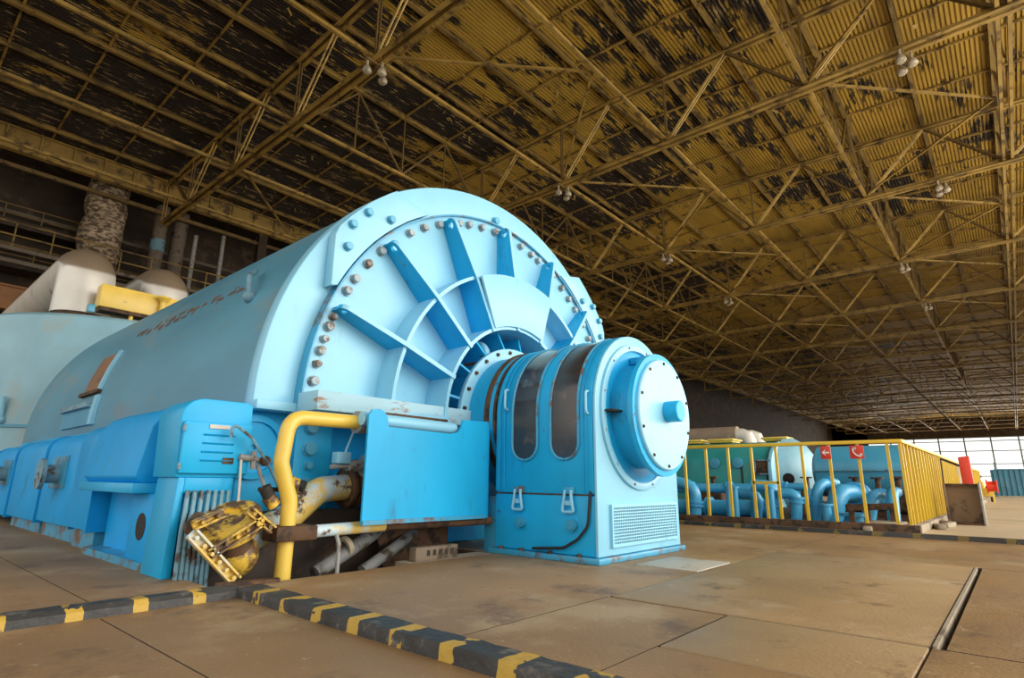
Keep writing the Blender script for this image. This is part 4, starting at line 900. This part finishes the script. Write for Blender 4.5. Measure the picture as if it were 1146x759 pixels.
# ================================================================== BEYOND THE GUARDRAIL
def pz(px, py, X): return onx(px, py, X)
def pipe(pts, r, X, label, flanges=(), m=M_pipe, rad=.25, group='blue pipes behind the guardrail', name='blue_pipe'):
    P = [p if isinstance(p, Vector) else pz(p[0], p[1], X+(p[2] if len(p) > 2 else 0)) for p in pts]
    for p in P: p.z = max(p.z, 0)
    t = thing(name, label, 'pipe', P[-1], group); mb = MB(); mb.path(fillet(P, rad, 8), r, 20); mb.build('tube', m, t)
    for (f, d) in flanges:
        i = min(int(f), len(P)-2); u = f-i; c = P[i]*(1-u)+P[i+1]*u; mb = MB()
        mb.lathe(c, (P[i+1]-P[i]), [(r*.9, -.05), (r*1.35, -.05), (r*1.35, -.01), (r*1.1, -.01), (r*1.1, .01), (r*1.35, .01), (r*1.35, .05), (r*.9, .05)], n=20); mb.build('pipe_flange', m, t)
    if P[-1].z > .2:
        for u in (.3, .8):
            i = min(int(u*(len(P)-1)), len(P)-2); w_ = u*(len(P)-1)-i; c = P[i]*(1-w_)+P[i+1]*w_; mb = MB()
            mb.cyl((c.x, c.y, 0), (c.x, c.y, c.z-r*.6), r*.4, n=10); mb.lathe((c.x, c.y, 0), (0, 0, 1), [(.01, 0), (r*.9, 0), (r*.9, .03), (.01, .03)], n=12); mb.build('support', M_rust, t)
    return t
pipe([(740, 546), (845, 547)], .095, 11.6, 'long upper horizontal blue pipe right of the exciter hood', [(.75, 0), (.35, 0)], name='blue_pipe')
pipe([(735, 567), (862, 570)], .15, 11.1, 'thick lower horizontal blue pipe behind the left guardrail posts', [(.5, 0), (.36, 0), (.92, 0)])
pipe([(745, 537), (778, 545), (779, 595)], .11, 10.4, 'blue elbow pipe beside the exciter hood, turning down', [(1.55, 0)])
pipe([(826, 552), (848, 553), (848, 600)], .095, 10.7, 'blue elbow pipe turning down in front of the thick pipe', [])
pipe([(842, 543), (866, 545), (867, 605)], .105, 10.5, 'blue elbow pipe under the short yellow mid rail', [(1.5, 0)])
pipe([(872, 552), (892, 553), (894, 607)], .085, 10.4, 'blue elbow pipe with a flange right of the mid rail', [(1.2, 0)])
pipe([(876, 545), (903, 545)], .07, 11.8, 'short blue pipe stub behind the fourth elbow', [(.1, 0)])
pipe([(935, 541, .5), (915, 541), (914, 600)], .085, 10.8, 'blue elbow pipe rising below the arrow sign, turning right', [(1.5, 0), (.4, 0)])
pipe([(962, 553, .9), (938, 551), (934, 600)], .14, 10.6, 'fat blue elbow pipe with flanges right of the arrow sign', [(.25, 0), (.05, 0)])
pipe([(990, 556, .9), (976, 556), (973, 600)], .10, 10.8, 'blue elbow pipe below the telephone sign', [(.3, 0)])
pipe([(1003, 551, .9), (998, 552, .2), (1003, 600)], .085, 10.45, 'last blue elbow pipe before the guardrail corner', [])
for i, (px, w) in enumerate(((815, .05), (822, .05), (862, .05), (925, .07))):
    p0 = pz(px, 545 if i < 3 else 572, 10.2); p0.z = max(p0.z, .3); mb = MB(); mb.cyl((p0.x, p0.y, 0), p0, w, n=12); mb.lathe((p0.x, p0.y, p0.z-.02), (0, 0, 1), [(w, 0), (w*1.5, 0), (w*1.5, .03), (.001, .03)], n=14)
    single(mb, 'standpipe', M_pipe, 'slim upright blue standpipe behind the guardrail, %s from the left' % ORD[i], 'pipe', 'blue standpipes')
c = pz(955, 574, 10.2); mb = MB(); mb.lathe((c.x, c.y, 0), (0, 0, 1), [(.13, 0), (.13, .14), (.19, .14), (.19, .19), (.001, .2)], n=24); single(mb, 'blind_flange', M_pipe, 'low round blue flange cap below the telephone sign', 'flange')
t = thing('bench_beam', 'brown steel bench beam behind the front guardrail', 'beam', (10., 1.6, 0))
a, b = pz(947, 568, 10.0), pz(1003, 567, 10.0); mb = MB(); mb.bar(a, b, .10, .09); mb.build('beam', M_rust, t); 
for u in (.1, .42, .92):
    p = a*(1-u)+b*u; mb = MB(); mb.bar((p.x, p.y, 0), (p.x, p.y, p.z-.04), .07, .07); mb.build('leg', M_rust, t)
mb = MB(); mb.box(9.45, 24, 1.75, 14, .001, .006); struct(mb, 'floor_dark_sheet', M_dark)  # dark sheet added on the floor, painting the shade of a pit
mb = MB(); mb.box(9.5, 10.15, 1.28, 1.75, 0, .10); single(mb, 'concrete_pad', M_conc, 'low pale concrete pad just inside the guardrail corner', 'pad', bevel=.01)
# dark clutter: a low pump row behind the pipes
for i, (px, X) in enumerate(((800, 12.8), (905, 12.8), (960, 12.6), (985, 13.2), (1008, 12.0))):
    p = pz(px, 560, X); t = thing('pump', 'small dark pump among the blue pipes, %s from the left' % ORD[i], 'pump', (p.x, p.y, 0), 'pumps among the blue pipes')
    mb = MB(); mb.box(p.x-.2, p.x+.2, p.y-.25, p.y+.25, 0, .12); mb.build('base', M_rust, t, .01)
    mb = MB(); mb.cyl((p.x, p.y-.22, .32), (p.x, p.y+.22, .32), .2, n=18); mb.build('motor', M_tank if i % 2 else M_rust, t); mb = MB(); mb.cyl((p.x, p.y, .5), (p.x, p.y, .72), .05, n=10); mb.lathe((p.x, p.y, .72), (0, 0, 1), [(.05, 0), (.11, 0), (.11, .03), (.001, .03)], n=12); mb.build('nozzle', M_rust, t)
# teal turbine
TT = thing('teal_turbine', 'teal-green turbine casing behind the guardrail', 'turbine', (18, 6, 0))
X = 17.; a, b = pz(768, 503, X), pz(869, 500, X); y1, y0 = a.y+4, b.y
zt = 1.72
mb = MB(); prof = [(X-.9, 0), (X-.9, 1.0)]+[(X+.5-1.4*math.cos(R(t)), 1.0+.78*math.sin(R(t))) for t in range(15, 166, 15)]+[(X+1.9, 1.0), (X+1.9, 0)]
mb.prism([(x, y0, z) for x, z in prof], (0, y1-y0, 0)); mb.build('shell', M_teal, TT, .02)
hp = pz(854, 523, X-.9); mb = MB(); mb.box(X-.93, X-.9, hp.y-.17, hp.y+.17, hp.z-.16, hp.z+.16); mb.build('rust_hatch', M_rust, TT); mb = MB(); mb.box(X-.96, X-.93, hp.y-.21, hp.y+.21, hp.z+.16, hp.z+.20); mb.box(X-.96, X-.93, hp.y-.21, hp.y+.21, hp.z-.20, hp.z-.16); mb.box(X-.96, X-.93, hp.y-.21, hp.y-.17, hp.z-.16, hp.z+.16); mb.box(X-.96, X-.93, hp.y+.17, hp.y+.21, hp.z-.16, hp.z+.16); mb.build('hatch_frame', M_cond, TT)
for px in (800, 826): 
    p = pz(px, 515, X-.9); mb = MB(); mb.lathe((X-.9, p.y, 1.15), (-1, 0, 0), [(.14, 0), (.14, .06), (.001, .07)], n=16); mb.build('round_port', M_tank, TT)
    mb = MB(); mb.box(X-.92, X-.9, p.y-.75, p.y-.71, .2, 1.1); mb.build('seam', M_dark, TT)
EC = thing('end_cover', 'pale blue domed end cover at the right end of the teal casing', 'end cover', (X, y0, 0))
mb = MB(); mb.prism([(x, y0-.12, z) for x, z in [(X-1.0, 0), (X-1.0, 1.05)]+[(X+.5-1.5*math.cos(R(t)), 1.0+.80*math.sin(R(t))) for t in range(15, 166, 10)]+[(X+2, 1.05), (X+2, 0)]], (0, .1, 0)); mb.build('flange', M_palelit, EC, .01)
mb = MB(); mb.lathe((X+.5, y0-.13, .9), (0, -1, 0), [(1.0, 0), (.95, .2), (.8, .45), (.5, .65), (.001, .72)], n=36, a0=0, a1=PI); mb.lathe((X+.5, y0-.13, .9), (0, -1, 0), [(1.0, 0), (.95, .2), (.8, .45), (.5, .65), (.001, .72)], n=36, a0=PI, a1=2*PI)
mb.v = [Vector((v_.x, v_.y, max(v_.z, 0.0))) for v_ in mb.v]; mb.build('dome', M_lp, EC)
p = pz(884, 536, X-1.1); mb = MB(); mb.lathe((X-1.05, p.y, p.z), (-1, 0, 0), [(.08, 0), (.08, .12), (.14, .12), (.14, .18), (.06, .18), (.06, .24), (.001, .24)], n=18); mb.build('black_valve', M_dark, EC)
# yellow pedestal caps
for i, (px, py, w, h) in enumerate(((777, 498, .35, .22), (811, 497, .35, .22), (870, 494, .30, .40))):
    p = pz(px, py-3, X+.5); mb = MB(); zb = 1.785; h = 0; p.z = max(p.z, 1.9)
    mb.box(X+.5-w, X+.5+w, p.y-w, p.y+w, zb, p.z+h*.6); mb.box(X+.45-w, X+.55+w, p.y-w-.05, p.y+w+.05, p.z+h*.6-.06, p.z+h*.6)
    single(mb, 'yellow_pedestal', M_yel, 'yellow box on top of the teal casing, %s from the left' % ORD[i], 'pedestal', 'yellow boxes on the teal casing', bevel=.02)
# horizontal silver duct with two elbows
X = 21.
D = thing('silver_duct', 'long dull silver duct above the teal casing', 'duct', (X, 9, 2))
a = pz(700, 488, X); b = pz(826, 487, X); r = .31
mb = MB(); mb.path([Vector((X, b.y+6, b.z)), Vector((X, b.y, b.z))], r, 24); mb.build('run', M_dust, D)
for (px, dx, rr) in ((838, 0, .25), (849, .4, .21)):
    c = pz(px, 487, X+dx); mb = MB(); mb.path([(X+dx, c.y+.5, b.z-.02), (X+dx, c.y+.22, b.z-.02), (X+dx, c.y+.06, b.z-.08), (X+dx, c.y, b.z-.25), (X+dx, c.y, .5)], rr, 24); mb.build('elbow', M_white, D)
    mb = MB(); mb.lathe((X+dx, c.y, 1.62), (0, 0, 1), [(rr, 0), (rr*1.12, 0), (rr*1.12, .12), (rr, .12)], n=24); mb.build('collar', M_cond, D)
for k, yv in enumerate((b.y+2, b.y+5)):
    mb = MB(); mb.box(X-.12, X+.12, yv-.12, yv+.12, 0, b.z-r+.02); mb.build('support', M_rust, D)
# blue tank
X = 14.5
T2 = thing('blue_tank', 'long dull blue tank behind the guardrail signs', 'tank', (X, 3, 0))
a, b = pz(904, 516, X), pz(1014, 512, X); y1, y0 = a.y, 1.55
zc, rt = .90, .565
mb = MB(); mb.lathe((X+.6, y0, zc), (0, 1, 0), [(.001, 0), (rt*.7, .02), (rt, .12), (rt, y1-y0-.12), (rt*.7, y1-y0-.02), (.001, y1-y0)], n=40); mb.build('shell', M_tank, T2)
mb = MB(); mb.box(X-.05, X+.0, y0+.1, y1-.1, .90, .92); mb.build('side_seam', M_cond, T2)
for u in (.2, .8):
    yv = y0+(y1-y0)*u; mb = MB(); mb.box(X+.15, X+1.05, yv-.1, yv+.1, 0, .55); mb.build('saddle', M_rust, T2)
# things down the hall
T3 = thing('rusty_tray', 'rusty steel tray standing on end at the guardrail', 'tray', (12., .7, 0))
mb = MB(); mb.box(12.10, 12.13, .49, .92, .0, .64); mb.build('back_plate', M_tray, T3)
mb = MB(); mb.box(11.90, 12.10, .46, .49, 0, .66); mb.build('side_wall', M_greypipe, T3, .004); mb = MB(); mb.box(11.96, 12.10, .92, .95, 0, .64); mb.build('side_wall', M_tray, T3, .004)
mb = MB(); mb.box(11.93, 12.10, .49, .92, 0, .03); mb.build('bottom_wall', M_rust, T3); mb = MB(); mb.box(12.0, 12.10, .49, .92, .61, .64); mb.build('top_wall', M_rust, T3)
mb = MB(); mb.prism([(13., .57, 0), (13., .73, 0), (13., .745, 1.10), (13., .585, 1.12)], (.14, 0, 0)); single(mb, 'red_cabinet', M_red, 'bright red narrow upright cabinet behind the rusty tray', 'cabinet', bevel=.01)
mb = MB(); mb.cyl((13.05, 1.0, 1.08), (13.05, .745, .95), .018, n=8); mb.cyl((13.05, 1.0, 1.08), (13.05, 1.02, .0), .012, n=8); single(mb, 'leaning_bar', M_black, 'thin dark bar leaning beside the red cabinet', 'bar')
T4 = thing('yellow_cart', 'small yellow service cart down the hall beyond the red cabinet', 'cart', (31., 1.15, 0))
mb = MB(); mb.box(30.4, 31.8, .80, 1.5, .2, .52); mb.box(30.5, 31.4, 1.05, 1.5, .52, .80); mb.build('body', M_yel, T4, .05)
for (x, y) in ((30.6, .86), (31.6, .86), (30.5, 1.44), (31.6, 1.44)):
    mb = MB(); mb.cyl((x, y-.06, .16), (x, y+.06, .16), .16, n=16); mb.build('wheel', M_black, T4)
mb = MB(); mb.path(fillet([(30.9, 1.4, .78), (30.9, 1.4, 1.05), (30.9, 1.2, 1.12), (30.9, 1.12, .95)], .1), .04, 8); mb.build('hook_arm', M_rust, T4)
T5 = thing('red_reel', 'red hose reel beside the yellow cart', 'reel', (30, .75, 0))
mb = MB(); mb.cyl((29.8, .92, .60), (29.8, .66, .60), .2, n=20); mb.cyl((29.8, .96, .60), (29.8, .92, .60), .27, n=20); mb.cyl((29.8, .66, .60), (29.8, .62, .60), .27, n=20); mb.build('drum', M_red, T5)
mb = MB(); mb.bar((29.6, .79, 0), (29.8, .79, .6), .06); mb.bar((30.0, .79, 0), (29.8, .79, .6), .06); mb.build('stand', M_yel, T5)
T6 = thing('corrugated_shed', 'dark blue corrugated shed at the right edge, down the hall', 'shed', (47, -1, 0))
mb = MB(); P = []; y = -5.0
while y < .98:
    P += [(47., y), (47., y+.1), (47.07, y+.13), (47.07, y+.23)]; y += .26
P = [(x, yv, 0.06) for x, yv in P]; P2 = P+[(49.5, P[-1][1], .06), (49.5, -5., .06)]
mb.prism(P2, (0, 0, 1.55)); mb.build('walls', M_shed, T6); mb = MB(); mb.box(46.95, 49.6, -5.1, 1.02, 1.61, 1.67); mb.build('roof_edge', M_cond, T6); mb = MB(); mb.box(46.9, 49.6, -5.1, 1.04, 0, .06); mb.build('sill', M_conc, T6)
mb = MB(); mb.box(48, 48.12, .92, 1.0, 1.67, 2.1); mb.build('post', M_mull, T6)

# ================================================================== LIGHT
W = bpy.data.worlds.new('sky'); S.world = W; W.use_nodes = True
nt = W.node_tree; bg = nt.nodes['Background']
tc = nt.nodes.new('ShaderNodeTexCoord'); sx = nt.nodes.new('ShaderNodeSeparateXYZ'); nt.links.new(tc.outputs['Generated'], sx.inputs[0])
rp = nt.nodes.new('ShaderNodeValToRGB'); rp.color_ramp.elements[0].position = .47; rp.color_ramp.elements[0].color = (.32, .26, .18, 1); rp.color_ramp.elements[1].position = .5; rp.color_ramp.elements[1].color = (1, .98, .95, 1)
mr = nt.nodes.new('ShaderNodeMapRange'); mr.inputs['From Min'].default_value = -1; nt.links.new(sx.outputs[2], mr.inputs['Value']); nt.links.new(mr.outputs[0], rp.inputs[0])
nt.links.new(rp.outputs[0], bg.inputs[0]); bg.inputs[1].default_value = 1.25
def area(name, loc, rot, sx_, sy_, e, col=(1, .955, .88)):
    l = bpy.data.lights.new(name, 'AREA'); l.shape = 'RECTANGLE'; l.size = sx_; l.size_y = sy_; l.energy = e; l.color = col
    o = bpy.data.objects.new(name, l); COL.objects.link(o); o.location = loc; o.rotation_euler = rot; return o
# daylight through the long side windows behind the camera
area('window_daylight', (26, -13.5, 7), (R(90), 0, 0), 50, 11, 7500)
area('far_window_daylight', (208, 10, 7), (0, R(90), 0), 12, 44, 9000)
S.view_settings.view_transform = 'Standard'; S.view_settings.look = 'None'; S.view_settings.gamma = 1; S.view_settings.use_curve_mapping = False
S.view_settings.exposure = 0.25
try:
    S.cycles.use_denoising = True; S.cycles.denoiser = 'OPENIMAGEDENOISE'
    S.cycles.max_bounces = 8; S.cycles.diffuse_bounces = 5; S.cycles.sample_clamp_indirect = 6
except Exception: pass
